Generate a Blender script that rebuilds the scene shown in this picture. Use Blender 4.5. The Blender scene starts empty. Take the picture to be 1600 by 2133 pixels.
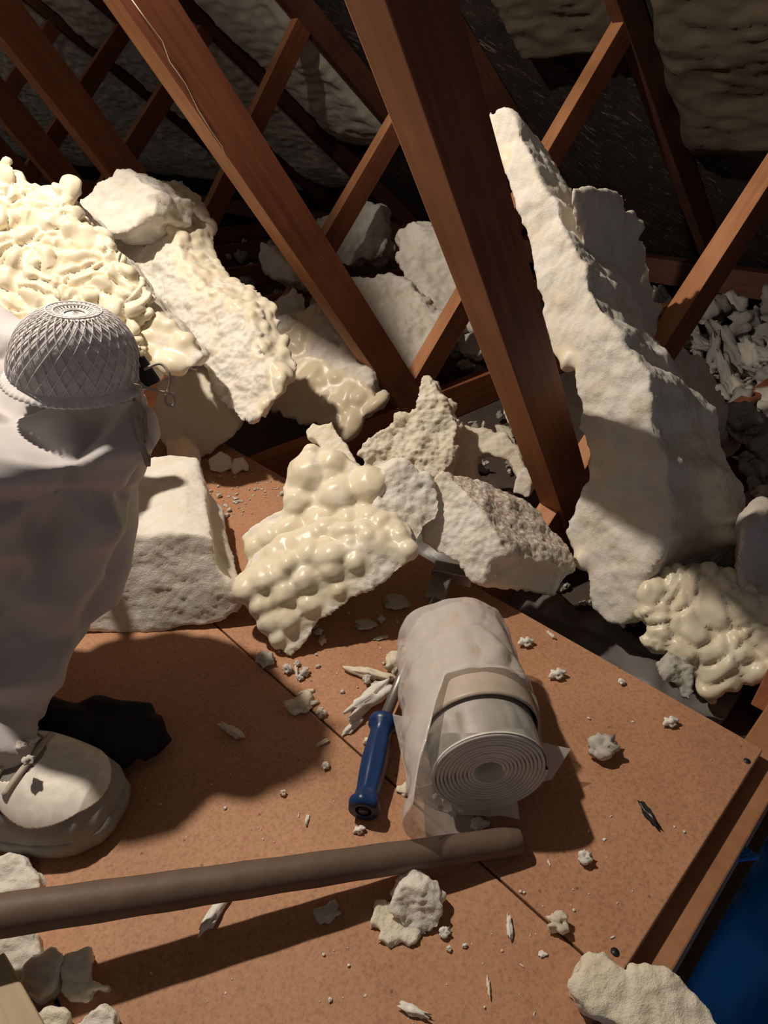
import bpy, bmesh, math, random
from mathutils import Vector, Matrix, noise
from mathutils.bvhtree import BVHTree
R = math.radians
C = bpy.context.scene.collection
sc = bpy.context.scene
# ------------------------------------------------------------ camera, light, exposure
F_PX, HOR, CAM_H = 1340.0, 248.0, 0.60
PITCH = math.atan((1066.5 - HOR) / F_PX)
cam = bpy.data.cameras.new('camera'); co = bpy.data.objects.new('camera', cam); C.objects.link(co)
co.location = (0, 0, CAM_H); co.rotation_euler = (math.pi / 2 - PITCH, 0, 0)
cam.sensor_fit = 'HORIZONTAL'; cam.sensor_width = 36; cam.lens = 36 * F_PX / 1600
cam.clip_start = 0.02; cam.clip_end = 60
sc.camera = co
sc.view_settings.view_transform = 'Standard'; sc.view_settings.look = 'None'
sc.view_settings.gamma = 1; sc.view_settings.use_curve_mapping = False
sc.view_settings.exposure = 0.0
w = bpy.data.worlds.new('attic_air'); sc.world = w; w.use_nodes = True
w.node_tree.nodes['Background'].inputs[0].default_value = (1.0, 0.90, 0.83, 1)
w.node_tree.nodes['Background'].inputs[1].default_value = 0.092
LP = Vector((-0.58, 0.80, 1.27))
ld = bpy.data.lights.new('headlamp', 'POINT'); ld.energy = 63; ld.color = (1.0, 0.88, 0.74); ld.shadow_soft_size = 0.022
lo = bpy.data.objects.new('headlamp', ld); C.objects.link(lo); lo.location = LP

# ------------------------------------------------------------ helpers
FW = Vector((0, math.cos(PITCH), -math.sin(PITCH))); UP = Vector((0, math.sin(PITCH), math.cos(PITCH)))
CAM = Vector((0, 0, CAM_H))
def ray(x, y): return (FW * F_PX + Vector((1, 0, 0)) * (x - 800) + UP * (1066.5 - y)).normalized()
def at(x, y, z=0.0):
    d = ray(x, y); return CAM + d * ((z - CAM_H) / d.z)
def aty(x, y, Y):
    d = ray(x, y); return CAM + d * (Y / d.y)
def onpl(x, y, p0, n):
    d = ray(x, y); return CAM + d * ((p0 - CAM).dot(n) / d.dot(n))
V = Vector
def tag(o, label=None, cat=None, group=None, kind=None):
    if label: o['label'] = label
    if cat: o['category'] = cat
    if group: o['group'] = group
    if kind: o['kind'] = kind
    return o
def empty(name, loc, label=None, cat=None, group=None, kind=None):
    o = bpy.data.objects.new(name, None); C.objects.link(o); o.location = loc; o.empty_display_size = .02
    return tag(o, label, cat, group, kind)
def link(name, me, mat, parent=None, loc=None):
    o = bpy.data.objects.new(name, me); C.objects.link(o)
    if mat is not None:
        me.materials.clear(); me.materials.append(mat)
    if loc is not None: o.location = loc
    if parent is not None:
        o.parent = parent
        if loc is None: o.location = (0, 0, 0)
    return o
def mesh_from(verts, faces, smooth=True, name='m'):
    me = bpy.data.meshes.new(name); me.from_pydata([tuple(v) for v in verts], [], faces); me.update()
    if smooth: me.polygons.foreach_set('use_smooth', [True] * len(me.polygons))
    return me
def place(name, me, mat, parent=None):
    """mesh given in world coordinates -> object with its origin at the mesh's base (or relative to its parent)"""
    vs = [v.co.copy() for v in me.vertices]
    c = sum(vs, V((0, 0, 0))) / len(vs); c.z = min(v.z for v in vs)
    if parent is not None:
        base = parent.matrix_world.translation if False else parent['_w'] if '_w' in parent.keys() else parent.location
        base = V(base)
        if abs(base.length) >= 0: 
            for v in me.vertices: v.co -= c
            return link(name, me, mat, parent, c - base)
    for v in me.vertices: v.co -= c
    return link(name, me, mat, None, c)
def tube(pts, rads, n=20, cap=True):
    verts, faces = [], []
    m = len(pts)
    for i, p in enumerate(pts):
        t = (V(pts[min(i + 1, m - 1)]) - V(pts[max(i - 1, 0)])).normalized()
        a = t.cross(V((0, 0, 1)));  a = a.normalized() if a.length > 1e-4 else V((1, 0, 0))
        b = a.cross(t).normalized()
        for k in range(n):
            th = 2 * math.pi * k / n
            verts.append(V(p) + (a * math.cos(th) + b * math.sin(th)) * rads[i])
    for i in range(m - 1):
        for k in range(n):
            faces.append((i * n + k, i * n + (k + 1) % n, (i + 1) * n + (k + 1) % n, (i + 1) * n + k))
    if cap:
        faces.append(tuple(range(n - 1, -1, -1))); faces.append(tuple(range((m - 1) * n, m * n)))
    return verts, faces
def join(*vf):
    V_, F_ = [], []
    for v, f in vf:
        o = len(V_); V_ += list(v); F_ += [tuple(i + o for i in q) for q in f]
    return V_, F_
def box_vf(c, ax, ay, az):
    c = V(c); ax, ay, az = V(ax), V(ay), V(az)
    vs = [c + ax * i + ay * j + az * k for i in (-1, 1) for j in (-1, 1) for k in (-1, 1)]
    fs = [(0, 1, 3, 2), (4, 6, 7, 5), (0, 4, 5, 1), (2, 3, 7, 6), (0, 2, 6, 4), (1, 5, 7, 3)]
    return vs, fs
def bevel_mesh(me, w_=.002, seg=2):
    bm = bmesh.new(); bm.from_mesh(me); bmesh.ops.recalc_face_normals(bm, faces=bm.faces)
    bmesh.ops.bevel(bm, geom=[e for e in bm.edges], offset=w_, segments=seg, profile=.5, affect='EDGES'); bm.to_mesh(me); bm.free(); me.update()
    return me

# ------------------------------------------------------------ materials
def newmat(name):
    m = bpy.data.materials.new(name); m.use_nodes = True
    nt = m.node_tree; b = nt.nodes['Principled BSDF']; return m, nt, b
def N(nt, t, **kw):
    n = nt.nodes.new(t)
    for k, v in kw.items():
        if k.startswith('_'): setattr(n, k[1:], v)
        else: n.inputs[k.replace('_', ' ')].default_value = v
    return n
def ramp(nt, src, stops):
    r = nt.nodes.new('ShaderNodeValToRGB'); e = r.color_ramp.elements
    while len(e) < len(stops): e.new(.5)
    for i, (p, c) in enumerate(stops): e[i].position = p; e[i].color = (*c, 1)
    nt.links.new(src, r.inputs[0]); return r
def coords(nt, scale=(1, 1, 1)):
    tc = nt.nodes.new('ShaderNodeTexCoord'); mp = nt.nodes.new('ShaderNodeMapping'); mp.inputs['Scale'].default_value = scale
    nt.links.new(tc.outputs['Object'], mp.inputs[0]); return mp.outputs[0]
def plain(name, col, rough=.6, spec=.5, bump=0, bscale=60, alpha=None, metal=0):
    m, nt, b = newmat(name); b.inputs['Base Color'].default_value = (*col, 1); b.inputs['Roughness'].default_value = rough
    b.inputs['Specular IOR Level'].default_value = spec; b.inputs['Metallic'].default_value = metal
    c = coords(nt); n = N(nt, 'ShaderNodeTexNoise', Scale=bscale, Detail=4.0); nt.links.new(c, n.inputs['Vector'])
    r = ramp(nt, n.outputs[0], [(.3, [x * .85 for x in col]), (.7, [min(1, x * 1.1) for x in col])]); nt.links.new(r.outputs[0], b.inputs['Base Color'])
    if bump:
        bp = N(nt, 'ShaderNodeBump', Strength=bump, Distance=.002); nt.links.new(n.outputs[0], bp.inputs['Height']); nt.links.new(bp.outputs[0], b.inputs['Normal'])
    return m
def foam_mat(name, torn=(.80, .77, .71), skin=(.80, .74, .59), dirt=(.36, .24, .16), dirty=.0, fine=1.0, sk_rough=.32):
    m, nt, b = newmat(name); L = nt.links.new
    c = coords(nt)
    at_ = nt.nodes.new('ShaderNodeAttribute'); at_.attribute_name = 'skin'
    dt = nt.nodes.new('ShaderNodeAttribute'); dt.attribute_name = 'crust'
    n1 = N(nt, 'ShaderNodeTexNoise', Scale=22.0, Detail=6.0, Roughness=.65); L(c, n1.inputs['Vector'])
    n2 = N(nt, 'ShaderNodeTexNoise', Scale=170.0, Detail=5.0, Roughness=.7); L(c, n2.inputs['Vector'])
    n3 = N(nt, 'ShaderNodeTexNoise', Scale=420.0, Detail=3.0, Roughness=.8); L(c, n3.inputs['Vector'])
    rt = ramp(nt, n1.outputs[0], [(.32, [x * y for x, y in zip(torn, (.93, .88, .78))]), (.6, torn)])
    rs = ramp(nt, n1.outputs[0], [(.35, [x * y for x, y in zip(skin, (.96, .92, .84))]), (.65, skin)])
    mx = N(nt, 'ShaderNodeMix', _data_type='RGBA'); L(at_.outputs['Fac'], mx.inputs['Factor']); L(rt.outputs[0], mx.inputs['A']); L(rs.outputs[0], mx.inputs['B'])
    # crust : granular brown dust clinging to one side
    rd = ramp(nt, n2.outputs[0], [(.42, (0, 0, 0)), (.62, (1, 1, 1))])
    ml = N(nt, 'ShaderNodeMath', _operation='MULTIPLY'); L(rd.outputs[0], ml.inputs[0]); L(dt.outputs['Fac'], ml.inputs[1])
    nd = N(nt, 'ShaderNodeTexNoise', Scale=9.0, Detail=3.0); L(c, nd.inputs['Vector'])
    r2 = ramp(nt, nd.outputs[0], [(.52, (0, 0, 0)), (.72, (dirty,) * 3)])
    ad = N(nt, 'ShaderNodeMath', _operation='ADD', _use_clamp=True); L(ml.outputs[0], ad.inputs[0]); L(r2.outputs[0], ad.inputs[1])
    m2 = N(nt, 'ShaderNodeMix', _data_type='RGBA'); L(ad.outputs[0], m2.inputs['Factor']); L(mx.outputs['Result'], m2.inputs['A']); m2.inputs['B'].default_value = (*dirt, 1)
    L(m2.outputs['Result'], b.inputs['Base Color'])
    mr = N(nt, 'ShaderNodeMapRange'); mr.inputs['To Min'].default_value = .9; mr.inputs['To Max'].default_value = sk_rough; L(at_.outputs['Fac'], mr.inputs[0]); L(mr.outputs[0], b.inputs['Roughness'])
    inv = N(nt, 'ShaderNodeMapRange'); inv.inputs['To Min'].default_value = 1.0 * fine; inv.inputs['To Max'].default_value = .06; L(at_.outputs['Fac'], inv.inputs[0])
    s = N(nt, 'ShaderNodeMath', _operation='ADD'); L(n2.outputs[0], s.inputs[0]); L(n3.outputs[0], s.inputs[1])
    bp = N(nt, 'ShaderNodeBump', Distance=.0011); L(inv.outputs[0], bp.inputs['Strength']); L(s.outputs[0], bp.inputs['Height']); L(bp.outputs[0], b.inputs['Normal'])
    b.inputs['Specular IOR Level'].default_value = .35
    b.inputs['Subsurface Weight'].default_value = .35; b.inputs['Subsurface Radius'].default_value = (1.0, .8, .55); b.inputs['Subsurface Scale'].default_value = .008
    return m
def wood_mat(name, a, b_, scale=(6, 90, 90), rough=.6):
    m, nt, b = newmat(name); L = nt.links.new
    c = coords(nt, scale); n = N(nt, 'ShaderNodeTexNoise', Scale=1.0, Detail=6.0, Roughness=.6, Distortion=.4); L(c, n.inputs['Vector'])
    r = ramp(nt, n.outputs[0], [(.25, a), (.5, [(x + y) / 2 for x, y in zip(a, b_)]), (.75, b_)])
    c2 = coords(nt, (3, 3, 3)); n2 = N(nt, 'ShaderNodeTexNoise', Scale=2.0, Detail=3.0); L(c2, n2.inputs['Vector'])
    r2 = ramp(nt, n2.outputs[0], [(.3, (.72, .68, .66)), (.7, (1.1, 1.1, 1.1))])
    mm = N(nt, 'ShaderNodeMix', _data_type='RGBA', _blend_type='MULTIPLY'); mm.inputs['Factor'].default_value = 1; L(r.outputs[0], mm.inputs['A']); L(r2.outputs[0], mm.inputs['B'])
    L(mm.outputs['Result'], b.inputs['Base Color']); b.inputs['Roughness'].default_value = rough; b.inputs['Specular IOR Level'].default_value = .3
    bp = N(nt, 'ShaderNodeBump', Strength=.25, Distance=.001); L(n.outputs[0], bp.inputs['Height']); L(bp.outputs[0], b.inputs['Normal'])
    return m
def board_mat():
    m, nt, b = newmat('brown_fibreboard'); L = nt.links.new
    c = coords(nt); n = N(nt, 'ShaderNodeTexNoise', Scale=5.0, Detail=5.0, Roughness=.6); L(c, n.inputs['Vector'])
    n2 = N(nt, 'ShaderNodeTexNoise', Scale=260.0, Detail=4.0, Roughness=.75); L(c, n2.inputs['Vector'])
    r = ramp(nt, n.outputs[0], [(.3, (.40, .205, .112)), (.7, (.50, .265, .150))])
    r2 = ramp(nt, n2.outputs[0], [(.30, (.70, .66, .62)), (.5, (1, 1, 1)), (.72, (1.16, 1.16, 1.16))])
    mm = N(nt, 'ShaderNodeMix', _data_type='RGBA', _blend_type='MULTIPLY'); mm.inputs['Factor'].default_value = 1; L(r.outputs[0], mm.inputs['A']); L(r2.outputs[0], mm.inputs['B'])
    vo = N(nt, 'ShaderNodeTexVoronoi', Scale=38.0); L(c, vo.inputs['Vector'])
    r3 = ramp(nt, vo.outputs[0], [(.035, (.35, .30, .26)), (.075, (1, 1, 1))])
    m3 = N(nt, 'ShaderNodeMix', _data_type='RGBA', _blend_type='MULTIPLY'); m3.inputs['Factor'].default_value = .75; L(mm.outputs['Result'], m3.inputs['A']); L(r3.outputs[0], m3.inputs['B'])
    L(m3.outputs['Result'], b.inputs['Base Color']); b.inputs['Roughness'].default_value = .62; b.inputs['Specular IOR Level'].default_value = .3
    bp = N(nt, 'ShaderNodeBump', Strength=.2, Distance=.0006); L(n2.outputs[0], bp.inputs['Height']); L(bp.outputs[0], b.inputs['Normal'])
    return m
M = {}
M['foam'] = foam_mat('torn_white_foam')
M['foam_rough'] = foam_mat('crumbly_foam', torn=(.84, .79, .67), dirt=(.46, .30, .21), dirty=.08, fine=1.4)
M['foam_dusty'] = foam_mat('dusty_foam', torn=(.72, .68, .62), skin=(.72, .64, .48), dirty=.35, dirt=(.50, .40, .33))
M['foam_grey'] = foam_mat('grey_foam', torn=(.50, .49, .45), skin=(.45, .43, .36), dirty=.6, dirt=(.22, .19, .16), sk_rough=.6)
M['foam_roof'] = foam_mat('sprayed_roof_foam', torn=(.86, .81, .69), skin=(.86, .81, .67), dirty=.1, dirt=(.20, .16, .12), sk_rough=.7)
M['timber'] = wood_mat('stained_timber', (.25, .085, .038), (.42, .165, .078))
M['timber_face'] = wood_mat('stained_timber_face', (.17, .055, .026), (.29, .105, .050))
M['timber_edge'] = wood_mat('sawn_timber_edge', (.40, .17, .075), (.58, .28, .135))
M['timber_dark'] = wood_mat('old_dark_timber', (.10, .038, .024), (.17, .070, .042))
M['board'] = board_mat()
M['board_edge'] = wood_mat('raw_board_edge', (.36, .17, .08), (.48, .25, .13), (60, 60, 60))
M['pale_wood'] = wood_mat('pale_wood', (.42, .34, .22), (.55, .45, .30))
M['felt'] = None
m, nt, b = newmat('roofing_felt'); L = nt.links.new
c = coords(nt, (1, 1, 1)); n = N(nt, 'ShaderNodeTexNoise', Scale=7.0, Detail=8.0, Roughness=.7); L(c, n.inputs['Vector'])
r = ramp(nt, n.outputs[0], [(.35, (.018, .014, .012)), (.6, (.05, .038, .030)), (.74, (.09, .07, .055))])
c2 = coords(nt, (10, 45, 10)); n2 = N(nt, 'ShaderNodeTexNoise', Scale=1.6, Detail=6.0, Roughness=.75, Distortion=1.0); L(c2, n2.inputs['Vector'])
r2 = ramp(nt, n2.outputs[0], [(.57, (0, 0, 0)), (.66, (.6, .6, .6))])
mx = N(nt, 'ShaderNodeMix', _data_type='RGBA'); L(r2.outputs[0], mx.inputs['Factor']); L(r.outputs[0], mx.inputs['A']); mx.inputs['B'].default_value = (.45, .40, .32, 1)
L(mx.outputs['Result'], b.inputs['Base Color']); b.inputs['Roughness'].default_value = .8
bp = N(nt, 'ShaderNodeBump', Strength=.6, Distance=.01); L(n.outputs[0], bp.inputs['Height']); L(bp.outputs[0], b.inputs['Normal']); M['felt'] = m
M['crumb'] = plain('white_crumb', (.80, .77, .70), .9, .1, 0, 1.5)
M['crumb_tan'] = plain('cream_crumb', (.74, .66, .52), .9, .1, 0, 1.5)
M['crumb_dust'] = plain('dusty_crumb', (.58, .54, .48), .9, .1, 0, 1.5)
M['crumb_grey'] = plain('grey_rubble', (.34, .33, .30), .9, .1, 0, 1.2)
CM = {'foam': 'crumb', 'foam_rough': 'crumb_tan', 'foam_dusty': 'crumb_dust', 'foam_grey': 'crumb_grey'}
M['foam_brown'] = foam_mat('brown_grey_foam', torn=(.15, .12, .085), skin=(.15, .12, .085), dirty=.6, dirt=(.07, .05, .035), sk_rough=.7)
M['plaster'] = plain('dusty_plasterboard', (.10, .075, .06), .95, .1, .8, 40)
M['blue'] = plain('blue_plastic', (.003, .055, .27), .5, .4, .3, 12)
M['tarp'] = plain('blue_tarpaulin', (.008, .26, .85), .5, .4, 0, 5)
M['blue_lip'] = plain('bright_blue_plastic', (.02, .34, 1.0), .4, .5)
M['cloth'] = plain('coverall_fabric', (.56, .525, .52), .75, .25, 0, 8)
M['mask'] = plain('mask_felt', (.76, .73, .73), .8, .2, .4, 200)
M['mesh_white'] = plain('white_plastic_mesh', (.85, .82, .80), .4, .5)
M['strap'] = plain('cream_elastic', (.50, .44, .36), .7, .3)
M['black'] = plain('black_fabric', (.010, .010, .013), .8, .3, .5, 200)
M['shoe_grey'] = plain('grey_shoe_rubber', (.32, .31, .28), .7, .3)
M['shoe_mesh'] = plain('grey_shoe_mesh', (.24, .225, .20), .9, .2, 0, 100)
M['shoe_white'] = plain('off_white_leather', (.80, .74, .66), .55, .4, 0, 100)
M['film'] = plain('rolled_white_film', (.70, .66, .61), .38, .5, .1, 40)
M['sleeve'] = plain('beige_wrap', (.50, .42, .34), .45, .5, .1, 30)
M['navy'] = plain('blue_grip_rubber', (.006, .032, .115), .35, .5)
M['steel'] = plain('dull_steel', (.30, .28, .26), .4, .5, 0, 30, metal=.7)
M['pipe'] = plain('rusty_brown_pipe', (.13, .088, .064), .6, .4, .6, 38)
M['dark_plastic'] = plain('dark_plastic', (.02, .02, .022), .4, .5)
m, nt, b = newmat('clear_polythene'); L = nt.links.new
b.inputs['Base Color'].default_value = (.85, .80, .76, 1); b.inputs['Roughness'].default_value = .09; b.inputs['Specular IOR Level'].default_value = .7
b.inputs['Alpha'].default_value = .36; M['poly'] = m
M['grey_poly'] = plain('grey_polythene', (.16, .15, .14), .35, .6, .3, 20)

# ------------------------------------------------------------ foam chunk builder
def remesh(vf_list, voxel):
    v, f = join(*vf_list)
    me = bpy.data.meshes.new('t'); me.from_pydata([tuple(x) for x in v], [], f); me.update()
    o = bpy.data.objects.new('t', me); C.objects.link(o)
    md = o.modifiers.new('r', 'REMESH'); md.mode = 'VOXEL'; md.voxel_size = voxel; md.adaptivity = 0
    bpy.context.view_layer.update()
    dg = bpy.context.evaluated_depsgraph_get(); ev = o.evaluated_get(dg)
    out = bpy.data.meshes.new_from_object(ev, depsgraph=dg)
    bpy.data.objects.remove(o); bpy.data.meshes.remove(me)
    return out
def ico(sub):
    bm = bmesh.new(); bmesh.ops.create_icosphere(bm, subdivisions=sub, radius=1)
    v = [x.co.copy() for x in bm.verts]; f = [tuple(y.index for y in q.verts) for q in bm.faces]; bm.free(); return v, f
ICO3, ICO2 = ico(3), ico(2)
def rough_poly(pts, rnd, step, amp):
    """subdivide a 3-D polygon and jog its edge so it reads as torn"""
    out = []; n = len(pts); cen = sum(pts, V((0, 0, 0))) / n
    for i in range(n):
        a, b_ = pts[i], pts[(i + 1) % n]; k = max(1, int((b_ - a).length / step))
        for j in range(k):
            p = a.lerp(b_, j / k); d = (p - cen).normalized()
            out.append(p + d * (noise.noise(p * 40) * .7 + (rnd.random() - .5) * .6) * amp)
    return out
def fbm(p, sc_, oct_=3):
    return noise.fractal(p * sc_, .9, 2.0, oct_)
def chunk(poly, p0, n, ext, seed=0, voxel=.005, torn=.005, tscale=22, edge=.006, bulbs=None, taper=None, lump=.0, relax=0, crust=None, ribs=None, pts=None):
    """solid: pixel outline on plane (p0,n), pushed back along ext. bulbs=(dir, count, rmin, rmax, stretch)"""
    rnd = random.Random(seed); n = V(n).normalized(); ext = V(ext)
    P = [onpl(x, y, p0, n) for x, y in poly]
    P = rough_poly(P, rnd, .014, edge)
    cen = sum(P, V((0, 0, 0))) / len(P)
    ys = [p.z for p in P]; z0, z1 = min(ys), max(ys)
    Q = []
    for p in P:
        s = 1.0
        if taper: s = taper[0] + (taper[1] - taper[0]) * (p.z - z0) / max(1e-6, z1 - z0)   # bottom scale, top scale
        Q.append(p + ext * s + (cen - p) * .04)
    m_ = len(P); nl = 3
    verts = list(P)
    for l in range(1, nl): verts += [p.lerp(q, l / nl) + V([rnd.uniform(-1, 1) for _ in range(3)]) * edge * .6 for p, q in zip(P, Q)]
    verts += Q
    bm = bmesh.new(); bv = [bm.verts.new(v) for v in verts]
    for l in range(nl):
        for i in range(m_):
            j = (i + 1) % m_; bm.faces.new((bv[l * m_ + i], bv[l * m_ + j], bv[(l + 1) * m_ + j], bv[(l + 1) * m_ + i]))
    bm.faces.new(bv[:m_]); bm.faces.new(list(reversed(bv[nl * m_:])))
    bmesh.ops.recalc_face_normals(bm, faces=bm.faces); bmesh.ops.triangulate(bm, faces=bm.faces); bm.normal_update()
    v0 = [x.co.copy() for x in bm.verts]; f0 = [tuple(y.index for y in q.verts) for q in bm.faces]
    parts = [(v0, f0)]; blist = []
    if bulbs:
        for (bd, cnt, r0, r1, st) in (bulbs if isinstance(bulbs, list) else [bulbs]):
            bd = V(bd).normalized()
            fs = [q for q in bm.faces if q.normal.dot(bd) > .55]; ar = [q.calc_area() for q in fs]
            if not fs: continue
            for _ in range(cnt):
                q = rnd.choices(fs, ar)[0]; a, b_, c_ = [x.co for x in q.verts]
                u, v_ = rnd.random(), rnd.random()
                if u + v_ > 1: u, v_ = 1 - u, 1 - v_
                p = a + (b_ - a) * u + (c_ - a) * v_
                r_ = r0 + (r1 - r0) * rnd.random() ** 1.6
                p = p - q.normal * r_ * rnd.uniform(.25, .6)
                rot = Matrix.Rotation(rnd.uniform(0, 6.28), 3, q.normal)
                t1 = rot @ q.normal.orthogonal().normalized(); t2 = q.normal.cross(t1)
                s1 = rnd.uniform(1, st); s2 = rnd.uniform(.8, 1.1)
                parts.append(([p + (t1 * (x.x * s1) + t2 * (x.y * s2) + q.normal * x.z * .95) * r_ for x in ICO2[0]], ICO2[1]))
                blist.append((p, r_ * max(1, s1)))
    for (x, y, r_) in (pts or []):
        q = onpl(x, y, p0, n) - n * r_ * .45
        parts.append(([q + v_ * (r_ * (1 + .12 * noise.noise(v_ * 2 + q * 50))) for v_ in ICO3[0]], ICO3[1])); blist.append((q, r_))
    bm.free()
    me = remesh(parts, voxel)
    # relax
    bm = bmesh.new(); bm.from_mesh(me)
    for _ in range(2 + relax): bmesh.ops.smooth_vert(bm, verts=bm.verts, factor=.5, use_axis_x=True, use_axis_y=True, use_axis_z=True)
    bm.normal_update()
    sk = [0.0] * len(bm.verts); cr = [0.0] * len(bm.verts); new = [None] * len(bm.verts)
    bds = [V(b_[0]).normalized() for b_ in (bulbs if isinstance(bulbs, list) else [bulbs])] if bulbs else []
    if pts: bds.append(n)
    from mathutils.kdtree import KDTree
    kd = None
    if blist:
        kd = KDTree(len(blist))
        for i, (p, r_) in enumerate(blist): kd.insert(p, i)
        kd.balance()
    off = V((seed * 3.1, seed * 1.7, 0))
    cd = V(crust).normalized() if crust else None
    for v in bm.verts:
        p, nn = v.co, v.normal; s = 0.0
        if kd:
            for (q, i, d) in kd.find_n(p, 3):
                if d < blist[i][1] * 1.12: s = 1.0; break
                s = max(s, 1 - (d - blist[i][1] * 1.12) / .008)
            s = max(0, s)
            fr = max(nn.dot(b_) for b_ in bds)
            s *= min(1, max(0, (fr + .45) * 3))
        sk[v.index] = s
        t = fbm(p + off, tscale, 4) * torn + fbm(p + off, tscale * 4.5, 3) * torn * .26 + noise.noise((p + off) * 170) * .0012
        ridge = 0
        if lump: 
            dd = noise.voronoi((p + off) * 30 + noise.noise_vector(p * 14) * 1.2)[0]; ridge = (min(1.0, (dd[1] - dd[0]) * 2.2) ** .6 - .5) * lump * max(0.0, s)
        h = t * (1 - s) + (noise.noise((p + off) * 45) * .0012) * s + ridge
        if ribs: h += math.sin(p.dot(V(ribs[0])) * ribs[1] + noise.noise(p * 20) * 3) * ribs[2] * (1 - s)
        new[v.index] = p + nn * h
        if cd: cr[v.index] = min(1, max(0, nn.dot(cd) * 2.2 - .7))
    for v in bm.verts: v.co = new[v.index]
    for f in bm.faces: f.smooth = True
    bm.to_mesh(me); bm.free()
    for nm, arr in (('skin', sk), ('crust', cr)):
        a = me.attributes.new(nm, 'FLOAT', 'POINT'); a.data.foreach_set('value', arr)
    return me
def foam(name, label, me, mat='foam', cat='foam', group=None):
    o = place(name, me, M[mat]); return tag(o, label, cat, group)

# ------------------------------------------------------------ frame directions of the roof
D1 = V((-.697, .717, 0)).normalized(); D2 = V((.717, .697, 0)).normalized()
J1 = at(1190, 1060, 0); Z = V((0, 0, 1))
def fr(k, s, z): return J1 + D1 * k + D2 * s + Z * z
EAVE_S, ROOF_A = 2.12, R(36)
def roof_z(s): return (EAVE_S - s) * math.tan(ROOF_A)

# ceiling below the joists (plasterboard) with an opening for the hatch: built as four strips around it
CZ = -.115
def slab(name, k0, k1, s0, s1, z0, z1, mat, kind='structure', label=None):
    c_ = fr((k0 + k1) / 2, (s0 + s1) / 2, (z0 + z1) / 2)
    vf = box_vf((0, 0, 0), ((s1 - s0) / 2, 0, 0), (0, (k1 - k0) / 2, 0), (0, 0, (z1 - z0) / 2))
    o = link(name, mesh_from(*vf, smooth=False), M[mat]); o.location = c_; o.rotation_euler = (0, 0, math.atan2(D2.y, D2.x))
    if kind: o['kind'] = kind
    if label: o['label'] = label
    return o
slab('floor', -.47, 9, -3.2, 2.6, CZ - .012, CZ, 'plaster')
slab('floor', -1.6, -.47, .45, 2.6, CZ - .012, CZ, 'plaster')
slab('floor', -3.0, 5.0, -4.0, 3.0, -2.42, -2.40, 'plaster')

# loft boards
def board(name, k0, k1, s0, s1, label):
    o = slab(name, k0, k1, s0, s1, -.018, 0, 'board', None)
    bevel_mesh(o.data, .0014, 2); tag(o, label, 'floorboard', 'brown boards laid over the joists'); return o
corner = at(1590, 1560, 0); ck = (corner - J1).dot(D1); cs = (corner - J1).dot(D2)
sA = at(470, 1320, 0); sB = at(1230, 2000, 0)
ss = ((sA - J1).dot(D2) + (sB - J1).dot(D2)) / 2
board('floorboard', ck, ck + 1.32, ss + .0012, cs, 'brown fibreboard floor panel under the film roll and the white foam blocks')
board('floorboard', ck, ck + 1.32, ss - .33, ss - .0012, 'brown fibreboard floor panel nearest the camera, under the pipe and the shoe')
board('floorboard', ck, ck + 1.32, ss - .66, ss - .3325, 'brown fibreboard floor panel at the lower left edge, under the foam scraps')
# nail heads / dark spots of the boards
for x, y in ((1281, 1983), (1556, 1585)):
    p = at(x, y, .0004); v, f = tube([p, p + Z * .0006], [.0035, .0035], 12)
    tag(place('screw', mesh_from(v, f), M['dark_plastic']), 'dark round screw head sunk in the board ' + ('by the lower right foam block' if x < 1400 else 'at its right corner'), 'screw')

# ------------------------------------------------------------ trusses
def beam_obj(name, a, b_, broad, narrow, nrm, mat, parent, base, jag=0):
    """bar from a to b_; nrm = direction of its narrow thickness (truss plane normal)"""
    ax = (b_ - a); Lh = ax.length / 2; ax.normalize(); nz = V(nrm).normalized(); ny = nz.cross(ax).normalized(); nz = ax.cross(ny).normalized()
    me = mesh_from(*box_vf((0, 0, 0), (Lh, 0, 0), (0, broad / 2, 0), (0, 0, narrow / 2)), smooth=False); bevel_mesh(me, .0018, 2)
    o = link(name, me, M['timber_face' if mat == 'web' else mat], parent)
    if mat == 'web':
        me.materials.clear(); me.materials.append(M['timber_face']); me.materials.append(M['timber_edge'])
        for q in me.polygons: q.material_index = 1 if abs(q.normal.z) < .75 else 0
    mt = Matrix((ax, ny, nz)).transposed().to_4x4(); mt.translation = (a + b_) / 2 - base
    o.matrix_local = mt; return o
names = {0: 'nearest roof truss, its thick left leaning timber crossing the middle of the view',
         1: 'second roof truss back, its left leaning timber ending at the torn foam piece',
         2: 'third roof truss back, its crossing timbers rising behind the long foam slab',
         3: 'fourth roof truss back, its timber dropping behind the lumpy cream foam slab',
         4: 'fifth roof truss back, dim timbers in front of the sprayed wall at left',
         5: 'sixth roof truss back, faint timbers at the upper left',
         6: 'farthest roof truss, dark timber at the top left corner'}
webs = {0: (((835, 0), (1185, 1060)), ((1600, 390), (1400, 700))),
        1: (((292, 0), (845, 830)), ((1278, 100), (870, 800))),
        2: (((20, 50), (265, 370)), ((840, 240), (600, 650))),
        3: (((0, 210), (170, 415)), ((650, 10), (420, 490))),
        4: (((0, 320), (90, 420)), ((470, 0), (280, 300))),
        5: (None, ((260, 60), (110, 290))), 6: (None, ((150, 0), (60, 130)))}
def line_truss(pa, pb, k, z0, ztop):
    p0 = J1 + D1 * (.6 * k)
    A = onpl(*pa, p0, D1); B = onpl(*pb, p0, D1); d = (A - B).normalized()
    bot = B + d * ((z0 - B.z) / d.z)
    def s_of(p): return (p - J1).dot(D2)
    # top where it meets the rafter line
    t = 0; p = B.copy()
    while t < 2.5 and p.z < min(ztop, roof_z(s_of(p)) - .03): t += .01; p = B + d * t
    return bot, p
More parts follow.
